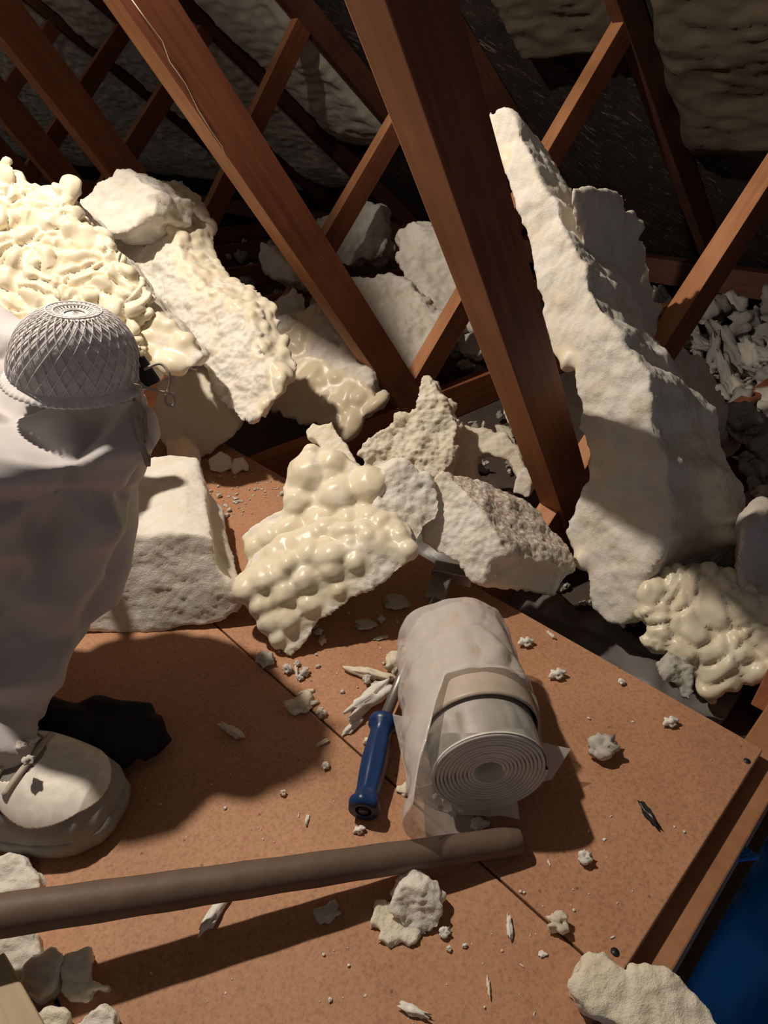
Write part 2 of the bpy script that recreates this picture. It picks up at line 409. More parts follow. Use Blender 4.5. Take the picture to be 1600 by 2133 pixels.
for k in range(7):
    base = fr(.6 * k, 0, CZ); T = empty('roof_truss', base, names[k], 'roof truss', 'parallel roof trusses')
    beam_obj('bottom_chord', fr(.6 * k, -2.4 if k else -.9, -.066), fr(.6 * k, 2.3, -.066), .095, .035, D1, 'timber', T, base)
    beam_obj('rafter', fr(.6 * k, -.7, roof_z(-.7) + .02), fr(.6 * k, EAVE_S - .02, .05), .09, .035, D1, 'timber_dark', T, base)
    for wi, wv in enumerate(webs[k]):
        if not wv: continue
        bot, top = line_truss(wv[0], wv[1], k, -.018 if k else -.05, 1.25)
        off = D1 * (.004 if wi else -.002)
        beam_obj('web_timber', bot + off, top + off, .070 if wi else .078, .046 if not wi else .038, D1, 'web', T, base)
pB = fr(.6, 0, 0) - D1 * .028
q = [onpl(x, y, pB, D1) for x, y in ((268, -10), (300, 38), (337, 85), (352, 128), (385, 175), (412, 228), (436, 270), (462, 305), (478, 350))]
q = [p_ - D1 * .003 * abs(math.sin(i * 1.3)) for i, p_ in enumerate(q)]
tag(place('thread', mesh_from(*tube(q, [.0007] * len(q), 6)), M['strap']), 'thin pale thread hanging along the face of the second left leaning truss timber', 'thread')
# joist at the hatch side, under the board's right edge, and the post at the corner
hj = tag(slab('joist', ck - .028, ck + .022, -1.6, .95, CZ, -.0185, 'board_edge', None), 'orange brown timber edging the hatch, below the cut board edge', 'joist')
bevel_mesh(hj.data, .002)
p = at(1668, 1520, -.04)
bo = link('post', bevel_mesh(mesh_from(*box_vf((0, 0, 0), (.012, 0, 0), (0, .036, 0), (0, 0, .05)), smooth=False)), M['timber']); bo.location = p + V((.012, .045, .03)); bo.rotation_euler = (0, R(20), R(44))
tag(bo, 'short dark timber at the right corner of the board', 'post')
# ------------------------------------------------------------ roof slope
def roof_pt(k, s, off=0):
    nrm = (D2 * -math.sin(ROOF_A) - Z * math.cos(ROOF_A)).normalized()
    return fr(k, s, roof_z(s)) + nrm * off
vs, fs = [], []; NK, NS = 90, 60
for i in range(NK + 1):
    for j in range(NS + 1):
        k_ = -2.2 + 14.0 * i / NK; s_ = -1.2 + (EAVE_S + 1.55) * j / NS
        q = roof_pt(k_, s_, -.075); vs.append(q + Z * .02 * noise.noise(q * 3) + Z * .008 * noise.noise(q * 11))
for i in range(NK):
    for j in range(NS): a = i * (NS + 1) + j; fs.append((a, a + 1, a + NS + 2, a + NS + 1))
o = link('ceiling', mesh_from(vs, fs), M['felt']); o['kind'] = 'structure'
so = o.modifiers.new('s', 'SOLIDIFY'); so.thickness = .01; so.offset = 1
# wall plate at the eaves
o = beam_obj('wall_plate', fr(-2, 2.04, .03), fr(11, 2.04, .03), .1, .1, Z, 'timber_dark', None, V((0, 0, 0)))
tag(o, 'dark timber plate where the roof meets the rubble at the back', 'wall plate')
# sprayed foam left between the rafters
def bay(k0, k1, s0, s1, seed, label, name='sprayed_foam', mat='foam_roof', thick=.05, hole=.0):
    vs, fs = [], []; nk, ns = int((k1 - k0) / .011), int((s1 - s0) / .011)
    off = V((seed * 5.3, 0, seed))
    for side in (0, 1):
        for i in range(nk + 1):
            for j in range(ns + 1):
                u, v_ = i / nk, j / ns
                k_ = k0 + (k1 - k0) * u; s_ = s0 + (s1 - s0) * v_
                q = roof_pt(k_, s_, 0)
                ed = min(u, 1 - u, v_ , 1 - v_) * 8; ed = min(1, ed) ** .5
                rag = noise.noise(q * 6 + off) * .06
                k_ += rag * (1 - ed) ; s_ += rag * .8 * (1 - ed)
                h = -.07
                if side == 0:
                    h = -.07 + ed * (thick + .022 * noise.noise(q * 4.5 + off) + .010 * noise.noise(V((q.dot(D1) * 14, q.dot(D2) * 40, q.z * 40)) + off) + .004 * noise.noise(q * 70))
                vs.append(roof_pt(k_, s_, h))
    n1 = (nk + 1) * (ns + 1)
    for i in range(nk):
        for j in range(ns):
            a = i * (ns + 1) + j; fs.append((a, a + ns + 1, a + ns + 2, a + 1)); fs.append((n1 + a, n1 + a + 1, n1 + a + ns + 2, n1 + a + ns + 1))
    def rim(a, b_): fs.append((a, b_, n1 + b_, n1 + a))
    for i in range(nk): rim(i * (ns + 1), (i + 1) * (ns + 1)); rim((i + 1) * (ns + 1) + ns, i * (ns + 1) + ns)
    for j in range(ns): rim(j + 1, j); rim(nk * (ns + 1) + j, nk * (ns + 1) + j + 1)
    me = mesh_from(vs, fs)
    for nm in ('skin', 'crust'): me.attributes.new(nm, 'FLOAT', 'POINT')
    o = place(name, me, M[mat]); tag(o, label, 'foam', 'foam still stuck between the rafters')
for i, (a, b_, s0, s1, lab) in enumerate((
        (1.87, 2.36, .45, 1.50, 'grey rippled sprayed foam between rafters, behind the crossing timbers at upper middle'),
        (2.44, 2.98, -.1, 1.85, 'grey rippled sprayed foam between rafters, rightmost full bay at upper left'),
        (3.04, 3.58, -.1, 1.9, 'grey rippled sprayed foam between rafters, middle bay at upper left'),
        (3.64, 4.18, -.1, 1.9, 'grey rippled sprayed foam between rafters, bay nearest the top left corner'),
        (4.24, 8.2, -.1, 1.9, 'grey rippled sprayed foam at the far left end of the roof'),
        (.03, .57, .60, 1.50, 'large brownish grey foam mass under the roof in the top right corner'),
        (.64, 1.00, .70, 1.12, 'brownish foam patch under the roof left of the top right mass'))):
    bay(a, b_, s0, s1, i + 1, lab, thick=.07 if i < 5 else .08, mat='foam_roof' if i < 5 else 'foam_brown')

# ------------------------------------------------------------ foam blocks
print('foam')
# F1 lumpy cream slab, far left
p0 = aty(150, 700, 1.02)
foam('foam_slab', 'large lumpy cream foam slab with worm-like ridges behind the mask at far left',
     chunk([(-70, 335), (0, 350), (25, 370), (60, 385), (130, 392), (155, 425), (160, 455), (215, 500), (255, 560), (278, 620), (285, 700), (270, 770), (150, 790), (-90, 790)],
           p0, (.15, -.75, .65), (.02, .10, -.06), 1, .0030, .003, lump=.014, relax=2, bulbs=((.15, -.75, .65), 160, .010, .022, 2.6)), cat='foam slab')
# F1b ragged top piece between F1 and F2
foam('foam_offcut', 'ragged white foam offcut wedged at the top between the lumpy slab and the long slab',
     chunk([(155, 432), (180, 398), (212, 378), (240, 350), (275, 355), (300, 385), (330, 395), (320, 440), (250, 490), (200, 490)],
           aty(230, 450, 1.33), (-.2, -.8, .5), (.05, .08, -.03), 2, .005, .007, edge=.010), cat='foam offcut')
# F2 long slab
p0 = aty(420, 700, 1.20); nf = V((-.30, -.72, .62))
foam('foam_slab', 'long white torn foam slab leaning down to the right, bumpy cream skin on its right side',
     chunk([(232, 400), (262, 378), (290, 380), (345, 432), (368, 490), (380, 540), (420, 590), (475, 620), (520, 655), (548, 720), (590, 790), (585, 820), (555, 850), (540, 870), (500, 878), (470, 850), (440, 800), (400, 740), (350, 665), (300, 620), (265, 580), (235, 530), (218, 470)],
           p0, nf, (.055, .09, .0), 3, .0032, .011, edge=.008, taper=(.35, 1.15), bulbs=((.85, .0, .5), 120, .007, .015, 1.6), ), cat='foam slab')
# F3 lumpy lower lip under F1/F2
foam('foam_chunk', 'cream foam chunk in the gap between the mask and the long slab',
     chunk([(262, 600), (300, 610), (345, 660), (385, 700), (425, 745), (405, 765), (330, 768), (280, 750), (262, 690)], aty(330, 700, 1.06), (0, -.8, .6), (.0, .07, -.02), 4, .0045, .004,
           bulbs=((0, -.8, .6), 14, .012, .022, 1.5)), cat='foam chunk')
# F4
foam('foam_chunk', 'smooth pale yellow foam chunk standing on the board right of the knee',
     chunk([(325, 800), (360, 785), (425, 768), (447, 785), (462, 835), (500, 880), (490, 915), (455, 935), (425, 955), (400, 960), (370, 950), (340, 935), (320, 900)], at(420, 960, .0), (.1, -.8, .55), (.0, .09, -.01), 5, .005, .0035, relax=3), 'foam_rough', 'foam chunk')
foam('foam_chunk', 'small rounded cream foam chunk at the foot of the yellow chunk by the knee',
     chunk([(342, 915), (385, 915), (412, 935), (420, 965), (402, 998), (375, 1002), (350, 965)], at(385, 1000, .0), (.1, -.85, .5), (-.01, .045, .0), 6, .0045, .002, edge=.003, relax=4, bulbs=((.1, -.8, .5), 6, .012, .018, 1.2)), cat='foam chunk')
foam('foam_flake', 'thin cream foam flake on the board near the yellow chunk',
     chunk([(432, 955), (458, 938), (480, 950), (487, 972), (460, 984), (436, 980)], at(455, 984, .004), (.1, -.6, .8), (.0, .012, -.01), 7, .003, .001, edge=.002), cat='foam flake')
foam('foam_flake', 'small curled foam flake beside the thin cream flake on the board',
     chunk([(486, 955), (505, 950), (519, 965), (516, 980), (500, 976), (488, 990), (480, 978)], at(500, 988, .003), (.1, -.6, .8), (.0, .010, -.01), 8, .003, .002, edge=.003), cat='foam flake')
# F5 block by the leg
p0 = at(400, 1312, .002)
foam('foam_block', 'white foam block lying on the board beside the white coverall leg, rough top',
     chunk([(120, 1118), (220, 1108), (300, 1112), (400, 1108), (442, 1120), (455, 1180), (480, 1215), (508, 1248), (500, 1272), (460, 1298), (380, 1312), (300, 1322), (220, 1324), (120, 1322)],
           p0, (.05, -.93, .30), (-.075, .24, .0), 9, .0040, .0035, tscale=12, edge=.006, lump=.0, relax=1), 'foam', 'foam block')
# F6
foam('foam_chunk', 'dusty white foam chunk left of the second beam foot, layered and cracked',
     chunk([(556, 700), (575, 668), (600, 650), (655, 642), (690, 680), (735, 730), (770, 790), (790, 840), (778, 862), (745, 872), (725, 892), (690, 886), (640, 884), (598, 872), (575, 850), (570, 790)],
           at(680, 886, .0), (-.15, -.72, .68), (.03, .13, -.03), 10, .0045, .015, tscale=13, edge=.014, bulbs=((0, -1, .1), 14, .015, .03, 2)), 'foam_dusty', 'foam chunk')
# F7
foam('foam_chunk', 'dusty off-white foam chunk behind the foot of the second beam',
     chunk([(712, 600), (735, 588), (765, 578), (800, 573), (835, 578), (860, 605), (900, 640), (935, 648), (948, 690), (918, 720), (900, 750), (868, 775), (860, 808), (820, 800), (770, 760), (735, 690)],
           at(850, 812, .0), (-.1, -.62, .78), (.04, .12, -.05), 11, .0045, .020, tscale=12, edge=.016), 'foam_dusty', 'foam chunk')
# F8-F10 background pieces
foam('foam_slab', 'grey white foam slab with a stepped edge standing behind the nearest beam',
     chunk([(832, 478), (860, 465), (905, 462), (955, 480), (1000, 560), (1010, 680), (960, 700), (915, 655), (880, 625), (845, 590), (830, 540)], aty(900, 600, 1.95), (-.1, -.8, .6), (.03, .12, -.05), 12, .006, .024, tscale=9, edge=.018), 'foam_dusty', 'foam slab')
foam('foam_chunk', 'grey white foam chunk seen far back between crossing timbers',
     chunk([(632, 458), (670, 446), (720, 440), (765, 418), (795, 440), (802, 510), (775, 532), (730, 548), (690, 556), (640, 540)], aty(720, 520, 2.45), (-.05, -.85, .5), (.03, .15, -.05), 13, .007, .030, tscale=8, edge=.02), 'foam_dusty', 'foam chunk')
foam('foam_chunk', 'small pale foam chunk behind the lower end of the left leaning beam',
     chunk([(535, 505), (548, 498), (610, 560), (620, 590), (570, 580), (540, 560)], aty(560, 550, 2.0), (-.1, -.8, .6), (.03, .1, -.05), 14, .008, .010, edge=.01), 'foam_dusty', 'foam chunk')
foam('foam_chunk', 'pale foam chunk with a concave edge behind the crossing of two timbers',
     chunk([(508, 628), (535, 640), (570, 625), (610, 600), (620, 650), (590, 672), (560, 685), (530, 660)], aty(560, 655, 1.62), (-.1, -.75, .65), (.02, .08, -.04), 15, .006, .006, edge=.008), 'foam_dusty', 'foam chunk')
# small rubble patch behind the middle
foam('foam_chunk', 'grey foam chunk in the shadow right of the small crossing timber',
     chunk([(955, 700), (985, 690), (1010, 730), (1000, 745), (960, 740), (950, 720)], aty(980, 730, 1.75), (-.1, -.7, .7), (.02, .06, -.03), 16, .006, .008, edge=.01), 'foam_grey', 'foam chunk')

# F12 triangular crumbly piece
foam('foam_chunk', 'triangular crumbly cream foam piece pointing up in the middle of the view',
     chunk([(868, 850), (872, 810), (880, 784), (905, 802), (935, 850), (952, 880), (945, 920), (942, 960), (925, 985), (900, 1010), (830, 1010), (760, 985), (748, 945), (775, 905), (815, 885), (822, 868), (850, 862)],
           at(860, 1075, .0), (-.05, -.80, .6), (.02, .05, -.02), 17, .0028, .010, tscale=30, edge=.009), 'foam_rough', 'foam chunk')
# F13 little pieces behind
foam('foam_chunk', 'arch-shaped cream foam scrap leaning behind the tan topped foam block',
     chunk([(940, 900), (965, 882), (1005, 888), (1050, 900), (1085, 935), (1100, 985), (1075, 1000), (1060, 960), (1020, 945), (990, 950), (985, 985), (1000, 1010), (960, 1010), (925, 985)],
           aty(1000, 960, 1.12), (-.1, -.75, .65), (.02, .05, -.03), 18, .004, .006, edge=.008), 'foam_rough', 'foam chunk')
foam('foam_chunk', 'small square-ended white foam stub below the nearest beam',
     chunk([(1072, 1000), (1080, 985), (1112, 995), (1104, 1040), (1066, 1030)], aty(1090, 1010, 1.04), (-.2, -.8, .5), (.02, .05, -.01), 19, .004, .002, edge=.002), 'foam', 'foam chunk')
foam('foam_chunk', 'narrow white foam strip behind the left edge of the nearest beam',
     chunk([(1035, 795), (1060, 820), (1090, 885), (1100, 960), (1075, 910), (1050, 870), (1040, 830)], aty(1065, 860, 1.25), (-.3, -.8, .4), (.03, .06, 0), 20, .005, .004, edge=.005), 'foam', 'foam chunk')
# F15 block with rough tan top
p0 = at(975, 1215, .055); n15 = V((-.42, -.72, .55))
foam('foam_block', 'white foam block with a rough tan crumbly top, just behind the plastic roll',
     chunk([(878, 1118), (884, 1060), (900, 1000), (922, 982), (965, 1015), (1000, 1060), (1038, 1115), (1048, 1150), (1022, 1175), (1000, 1215), (975, 1208), (955, 1168), (915, 1155), (888, 1135)],
           p0, n15, (.125, .045, -.065), 21, .0028, .0055, tscale=22, edge=.006, crust=(.45, .25, .85), ), 'foam', 'foam block')

# F11 central piece: lumpy skin, torn rim, tongue, lower lip
base = at(680, 1330, 0)
T = empty('foam_chunk', base, 'glossy lumpy cream foam chunk with a torn white right side, in the centre', 'foam chunk')
p0 = at(640, 1230, .055); nf = V((-.18, -.62, .76))
place('lumpy_skin', chunk([(505, 1120), (520, 1095), (560, 1075), (592, 1058), (588, 1020), (602, 965), (640, 928), (690, 935), (750, 975), (785, 975), (800, 1000), (775, 1090), (760, 1150), (700, 1200), (560, 1240), (500, 1225), (520, 1180)],
      p0, nf, (.02, .08, -.05), 22, .0028, .002, bulbs=(nf, 22, .012, .022, 1.3), pts=[(642, 985, .036), (705, 1030, .034), (765, 1010, .034), (618, 1045, .024), (668, 1090, .024), (725, 1085, .024), (605, 1105, .024), (560, 1120, .022), (530, 1140, .018), (640, 1140, .024), (700, 1135, .020), (580, 1165, .024), (540, 1190, .024), (512, 1215, .020), (620, 1190, .022), (670, 1180, .018), (745, 1120, .020), (690, 965, .026)]), M['foam'], T)
tn = place('torn_side', chunk([(790, 1000), (812, 975), (840, 968), (875, 980), (905, 1010), (925, 1050), (918, 1080), (888, 1100), (872, 1130), (858, 1165), (800, 1190), (770, 1150), (785, 1080)],
      at(860, 1180, .085), (.15, -.66, .74), (-.03, .06, -.03), 23, .0028, .007, tscale=20, edge=.008), M['foam'], T)
tn['label'] = 'white torn side of the lumpy chunk'
place('foam_tongue', chunk([(634, 895), (650, 882), (692, 880), (708, 905), (735, 945), (745, 975), (690, 990), (672, 940), (660, 915), (640, 912)], p0 + V((0, .03, 0)), nf, (.0, .02, -.02), 24, .0036, .003, edge=.004), M['foam_rough'], T)
place('lower_lip', chunk([(497, 1225), (540, 1195), (620, 1170), (720, 1140), (800, 1130), (862, 1150), (842, 1185), (800, 1215), (740, 1245), (690, 1280), (660, 1300), (640, 1335), (600, 1375), (572, 1345), (555, 1290), (510, 1250)],
      at(600, 1372, .002), (-.05, -.80, .58), (.0, .06, .01), 25, .0028, .0055, tscale=24, edge=.008, bulbs=((-.45, .2, .85), 46, .012, .022, 1.4), pts=[(520, 1232, .020), (545, 1262, .020), (590, 1240, .024), (560, 1298, .018), (635, 1212, .022), (600, 1290, .020), (578, 1332, .014), (645, 1262, .018), (690, 1190, .020), (740, 1172, .016), (705, 1230, .014)]), M['foam'], T)

# F16 the tall slab on the right
vb = at(1352, 1290, .0); vt = aty(1085, 240, 1.12); vdir = (vt - vb).normalized()
wdir = V((.74, .52, -.44)).normalized(); nb = wdir.cross(vdir).normalized()
if nb.dot(V((1, -1, .5))) < 0: nb = -nb
tdir = -nb; nlit = vdir.cross(tdir).normalized()
if nlit.dot(LP - vb) < 0: nlit = -nlit
foam('foam_slab', 'tallest foam slab, bright torn left edge and shaded broad face, leaning at the right',
     chunk([(1005, 235), (1030, 228), (1058, 225), (1075, 245), (1088, 290), (1108, 320), (1120, 370), (1135, 395), (1160, 420), (1172, 470), (1195, 510), (1218, 545), (1228, 600), (1250, 640), (1290, 700), (1310, 740), (1352, 775), (1362, 830), (1365, 900), (1392, 960), (1390, 1000), (1405, 1060), (1398, 1110), (1370, 1160), (1340, 1210), (1335, 1260), (1310, 1300), (1270, 1300), (1235, 1265), (1225, 1200), (1200, 1150), (1172, 1110), (1185, 1070), (1225, 1000), (1228, 940), (1200, 890), (1205, 830), (1190, 770), (1150, 740), (1130, 660), (1110, 560), (1080, 440), (1040, 330)],
           vb, nlit, wdir * .42, 26, .0042, .008, tscale=11, edge=.010, taper=(1.0, .20), bulbs=(tdir, 40, .012, .024, 1.5)), 'foam', 'foam slab')
# shaded second slab behind its right edge
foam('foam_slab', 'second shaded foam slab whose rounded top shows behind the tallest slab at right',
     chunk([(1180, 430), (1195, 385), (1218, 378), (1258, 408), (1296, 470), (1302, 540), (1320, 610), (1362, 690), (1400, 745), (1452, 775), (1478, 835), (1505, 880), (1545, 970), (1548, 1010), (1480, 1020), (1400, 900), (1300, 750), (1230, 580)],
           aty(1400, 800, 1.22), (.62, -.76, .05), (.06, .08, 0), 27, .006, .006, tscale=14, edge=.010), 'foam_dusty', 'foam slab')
# F17 lumpy heap below
foam('foam_chunk', 'lumpy cream foam chunk under the foot of the tallest slab at the right edge',
     chunk([(1335, 1215), (1380, 1195), (1430, 1215), (1480, 1200), (1540, 1215), (1620, 1250), (1660, 1330), (1620, 1400), (1540, 1425), (1490, 1445), (1440, 1405), (1390, 1365), (1352, 1330), (1335, 1280)],
           at(1480, 1440, -.05), (-.25, -.70, .62), (.02, .07, -.02), 28, .0045, .004, lump=.01, bulbs=((-.25, -.70, .62), 110, .008, .022, 1.8)), 'foam', 'foam chunk')
foam('foam_chunk', 'bluish grey crumbly foam lump overhanging the back edge of the board at right',
     chunk([(1368, 1400), (1395, 1382), (1440, 1392), (1452, 1420), (1444, 1452), (1425, 1458), (1405, 1425), (1380, 1420)], at(1420, 1445, .0), (-.1, -.7, .7), (.01, .03, -.01), 29, .003, .005, tscale=50, edge=.006), 'foam_grey', 'foam chunk')
# broad shaded mass at far right, filling below the slab
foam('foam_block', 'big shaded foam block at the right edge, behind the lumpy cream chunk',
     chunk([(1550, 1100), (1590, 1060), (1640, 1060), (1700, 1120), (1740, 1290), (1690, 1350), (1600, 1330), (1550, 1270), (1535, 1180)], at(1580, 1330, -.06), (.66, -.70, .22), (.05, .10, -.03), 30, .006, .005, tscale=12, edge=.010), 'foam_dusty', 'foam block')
# F21 bottom right block on the board
foam('foam_block', 'white foam block with a mottled beige top in the lower right corner of the photo',
     chunk([(1178, 2050), (1200, 2005), (1222, 1988), (1270, 1998), (1300, 2018), (1332, 2000), (1350, 2012), (1400, 2025), (1445, 2062), (1480, 2105), (1540, 2190), (1520, 2260), (1350, 2230), (1270, 2140), (1215, 2095)],
           at(1300, 2050, .035), (-.05, -.20, .97), (.004, .006, -.034), 31, .0022, .0055, tscale=24, edge=.008), 'foam_rough', 'foam block')
# lower left scraps
for i, (pl_, z_, lab, mt) in enumerate((
        ([(-40, 1785), (10, 1778), (50, 1785), (84, 1825), (75, 1852), (30, 1862), (-40, 1872)], .022, 'rounded cream foam lump below the sneaker at the left edge', 'foam'),
        ([(-30, 1925), (30, 1932), (66, 1925), (80, 1975), (60, 2040), (20, 2060), (-30, 2020)], .025, 'upper lumpy grey foam scrap in the lower left corner', 'foam_dusty'),
        ([(60, 1985), (110, 1968), (128, 1990), (118, 2060), (80, 2090), (40, 2062), (50, 2010)], .022, 'cream foam scrap between the lumpy scrap and the flat white one, lower left', 'foam_dusty'),
        ([(130, 1992), (165, 1982), (184, 1965), (186, 2040), (225, 2048), (228, 2058), (186, 2064), (186, 2092), (150, 2090), (120, 2070)], .022, 'flat white foam scrap with a thin tail in the lower left corner', 'foam'),
        ([(70, 2110), (100, 2096), (145, 2108), (140, 2160), (90, 2170), (60, 2150)], .018, 'small crumpled foam scrap at the bottom edge, left', 'foam_rough'),
        ([(150, 2133), (175, 2105), (210, 2094), (238, 2115), (240, 2180), (160, 2190)], .02, 'smooth rounded cream foam scrap at the bottom edge beside the crumpled one', 'foam'))):
    foam('foam_scrap', lab, chunk(pl_, at(pl_[2][0], pl_[2][1], z_), (.0, -.35, .93), (.0, .004, -z_ * .9), 40 + i, .0022, .003, tscale=55, edge=.004, relax=1), mt, 'foam scrap')
# pale wood strip in the corner
a = at(-20, 2020, .03); b_ = at(70, 2190, .03)
o = beam_obj('wood_batten', a, b_, .025, .018, Z, 'pale_wood', None, V((0, 0, 0))); tag(o, 'pale wooden strip crossing the bottom left corner', 'batten')

# ------------------------------------------------------------ crumbs
protos = {}
def crumb_proto(kind, seed):
    rnd = random.Random(seed + 900)
    v, f = ICO3; out = []
    st = {'round': (1, .9, .8), 'flat': (1.2, .9, .28), 'stick': (1.9, .45, .4), 'chunk': (1.1, .9, .7)}[kind]
    for p in v:
        h = 1 + .75 * noise.noise(p * 1.3 + V((seed * 7, 0, 0))) + .4 * noise.noise(p * 3.6 + V((seed, 3, 0))) + .18 * noise.noise(p * 8)
        q = p * h; out.append(V((q.x * st[0], q.y * st[1], q.z * st[2])))
    z0 = min(q.z for q in out); out = [q - V((0, 0, z0)) for q in out]
    me = mesh_from(out, f, name='crumb')
    for nm in ('skin', 'crust'): me.attributes.new(nm, 'FLOAT', 'POINT')
    return me
for kd_ in ('round', 'flat', 'stick', 'chunk'):
    for s_ in range(4): protos[kd_, s_] = crumb_proto(kd_, s_ * 11 + len(kd_))
used = {}
def crumb(x, y, px, kind='round', mat='foam', label=None, group='tiny white foam crumbs on the brown boards', z=0.0, name='foam_crumb', rz=None, s_=None, rnd=random.Random(5), tilt=.15, pos=None):
    mat = CM.get(mat, mat); p = pos if pos is not None else at(x, y, z)
    s_ = rnd.randrange(4) if s_ is None else s_
    key = (kind, s_, mat)
    if key not in used:
        me = protos[kind, s_].copy(); me.materials.append(M[mat]); used[key] = me
    o = bpy.data.objects.new(name, used[key]); C.objects.link(o)
    depth = (p - CAM).dot(FW); r_ = px / 2 * depth / F_PX * .8
    o.location = p; o.scale = (r_,) * 3; o.rotation_euler = (rnd.uniform(-tilt, tilt), rnd.uniform(-tilt, tilt), rnd.uniform(0, 6.28) if rz is None else rz)
    tag(o, label or 'tiny white foam crumb scattered on the brown boards', 'foam crumb', None if label else group); return o
big = [
 (628, 1470, 62, 'flat', 'foam_rough', 'widest flat cream foam flake on the board left of the blue handle', .3),
 (668, 1490, 26, 'chunk', 'foam_rough', 'small foam crumb touching the right tip of the widest flat flake', 1.),
 (640, 1445, 24, 'stick', 'foam_rough', 'tiny foam sliver just above the widest flat flake', .5),
 (770, 1470, 95, 'stick', 'foam', 'long white foam splinter pointing at the top of the blue handle', .85),
 (770, 1410, 60, 'stick', 'foam_rough', 'hooked cream foam splinter above the long splinter', 2.8),
 (825, 1395, 60, 'chunk', 'foam_rough', 'yellowish foam lump against the left side of the plastic roll', 1.),
 (790, 1440, 46, 'flat', 'foam_dusty', 'flat dusty foam flake under the long splinter', 0.),
 (738, 1515, 36, 'stick', 'foam', 'short white foam stick at the lower end of the long splinter', .8),
 (772, 1548, 24, 'chunk', 'foam_rough', 'small cream crumb tucked beside the blue handle collar', 0.),
 (672, 1550, 22, 'stick', 'foam_rough', 'small foam shred between the widest flake and the blue handle', .5),
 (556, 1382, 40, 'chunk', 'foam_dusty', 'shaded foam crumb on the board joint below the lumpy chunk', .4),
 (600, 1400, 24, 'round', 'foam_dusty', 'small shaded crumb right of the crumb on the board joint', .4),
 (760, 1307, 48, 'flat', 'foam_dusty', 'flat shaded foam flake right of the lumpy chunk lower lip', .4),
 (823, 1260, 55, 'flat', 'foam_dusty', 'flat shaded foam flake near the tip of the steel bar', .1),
 (485, 1527, 42, 'stick', 'foam_rough', 'bone-shaped cream crumb on the dark board right of the black glove', 2.6),
 (680, 1600, 18, 'round', 'foam', 'small crumb on the board midway between glove and blue handle', 0),
 (590, 1655, 16, 'round', 'foam_rough', 'small tan crumb left of the blue handle end', 0),
 (640, 1710, 18, 'stick', 'foam', 'thin crumb between the blue handle end and the pipe', 1.5),
 (750, 1732, 22, 'chunk', 'foam', 'white crumb just below the end of the blue handle', 0),
 (845, 1645, 34, 'flat', 'foam_rough', 'beige crumb on the board joint between handle and roll', .6),
 (998, 1718, 34, 'flat', 'foam', 'white crumb tucked between the plastic flap and the pipe', .1),
 (1095, 1345, 30, 'chunk', 'foam', 'spiky white crumb right of the top of the roll', 0),
 (1148, 1325, 18, 'stick', 'foam_rough', 'thin tan crumb beyond the roll on the shadowed board', 2),
 (1162, 1412, 32, 'chunk', 'foam', 'ring-like white crumb right of the roll', 0),
 (1295, 1425, 16, 'round', 'foam', 'tiny pointed crumb near the back edge of the board', 0),
 (1396, 1510, 30, 'chunk', 'foam', 'triangular white crumb near the right corner of the board', 0),
 (1252, 1568, 66, 'chunk', 'foam_dusty', 'largest grey white crumb on the right half of the board', .2),
 (1218, 1792, 34, 'round', 'foam', 'round cream crumb right of the pipe end', 0),
 (1160, 1932, 52, 'chunk', 'foam_rough', 'lumpy yellowish crumb on the board joint at lower right', 0),
 (1060, 1935, 30, 'stick', 'foam', 'upright slim crumb left of the lumpy yellowish crumb', 1.5),
 (1130, 1988, 16, 'flat', 'foam', 'tiny flat crumb below the lumpy yellowish crumb', 0),
 (450, 1905, 56, 'stick', 'foam', 'leaf-shaped white foam sliver below the pipe', 1.15),
 (683, 1903, 50, 'flat', 'foam_dusty', 'flat shaded crumb lying in the shadow of the pipe', 0),
 (862, 2108, 46, 'stick', 'foam', 'forked white crumb at the bottom edge of the photo', 2.8),
 (1018, 2057, 22, 'stick', 'foam_rough', 'small oval tan crumb at the bottom of the board', 1.5),
 (925, 1945, 26, 'chunk', 'foam', 'small crumb at the right foot of the brightest foam lump', .3),
 (968, 1972, 12, 'round', 'foam', 'tiny round crumb right of the brightest foam lump', 0),
 (935, 1978, 14, 'round', 'foam', 'tiny oval crumb below the brightest foam lump', 0),
 (688, 2085, 10, 'round', 'foam', 'lone tiny crumb in the lit board at bottom centre', 0),
 (465, 1275, 0, 'round', 'foam', '', 0), (85, 1780, 40, 'stick', 'foam', 'thin white splinter under the front of the sneaker', .1)]
for x, y, px, kd_, mt, lab, rz in big:
    if px: crumb(x, y, px, kd_, mt, lab, rz=rz, name='foam_crumb')
# the two-piece lump in the foreground
foam('foam_scrap', 'brightest white foam lump on the board in front of the pipe',
     chunk([(820, 1868), (835, 1850), (875, 1848), (895, 1872), (918, 1878), (926, 1905), (918, 1930), (885, 1950), (850, 1945), (835, 1915), (805, 1908)], at(870, 1945, .003), (0, -.75, .7), (.0, .02, -.004), 60, .002, .0035, tscale=60, edge=.006), 'foam', 'foam scrap')
foam('foam_scrap', 'flat beige crusty foam scrap under the brightest white lump',
     chunk([(775, 1895), (785, 1870), (815, 1880), (850, 1905), (880, 1930), (875, 1955), (855, 1968), (835, 1955), (808, 1970), (790, 1955), (795, 1930), (772, 1925)], at(820, 1930, .007), (.0, -.1, 1), (.0, .0, -.007), 61, .0018, .0015, tscale=80, edge=.004), 'foam_rough', 'foam scrap')
o = crumb(1350, 1700, 42, 'stick', 'dark_plastic', 'black shiny fleck of debris on the right part of the board', rz=1.9, name='debris_fleck'); o['category'] = 'debris'
rnd = random.Random(11)
def inside(x, y, pg):
    c_ = False; j = len(pg) - 1
    for i in range(len(pg)):
        if (pg[i][1] > y) != (pg[j][1] > y) and x < (pg[j][0] - pg[i][0]) * (y - pg[i][1]) / (pg[j][1] - pg[i][1]) + pg[i][0]: c_ = not c_
        j = i
    return c_
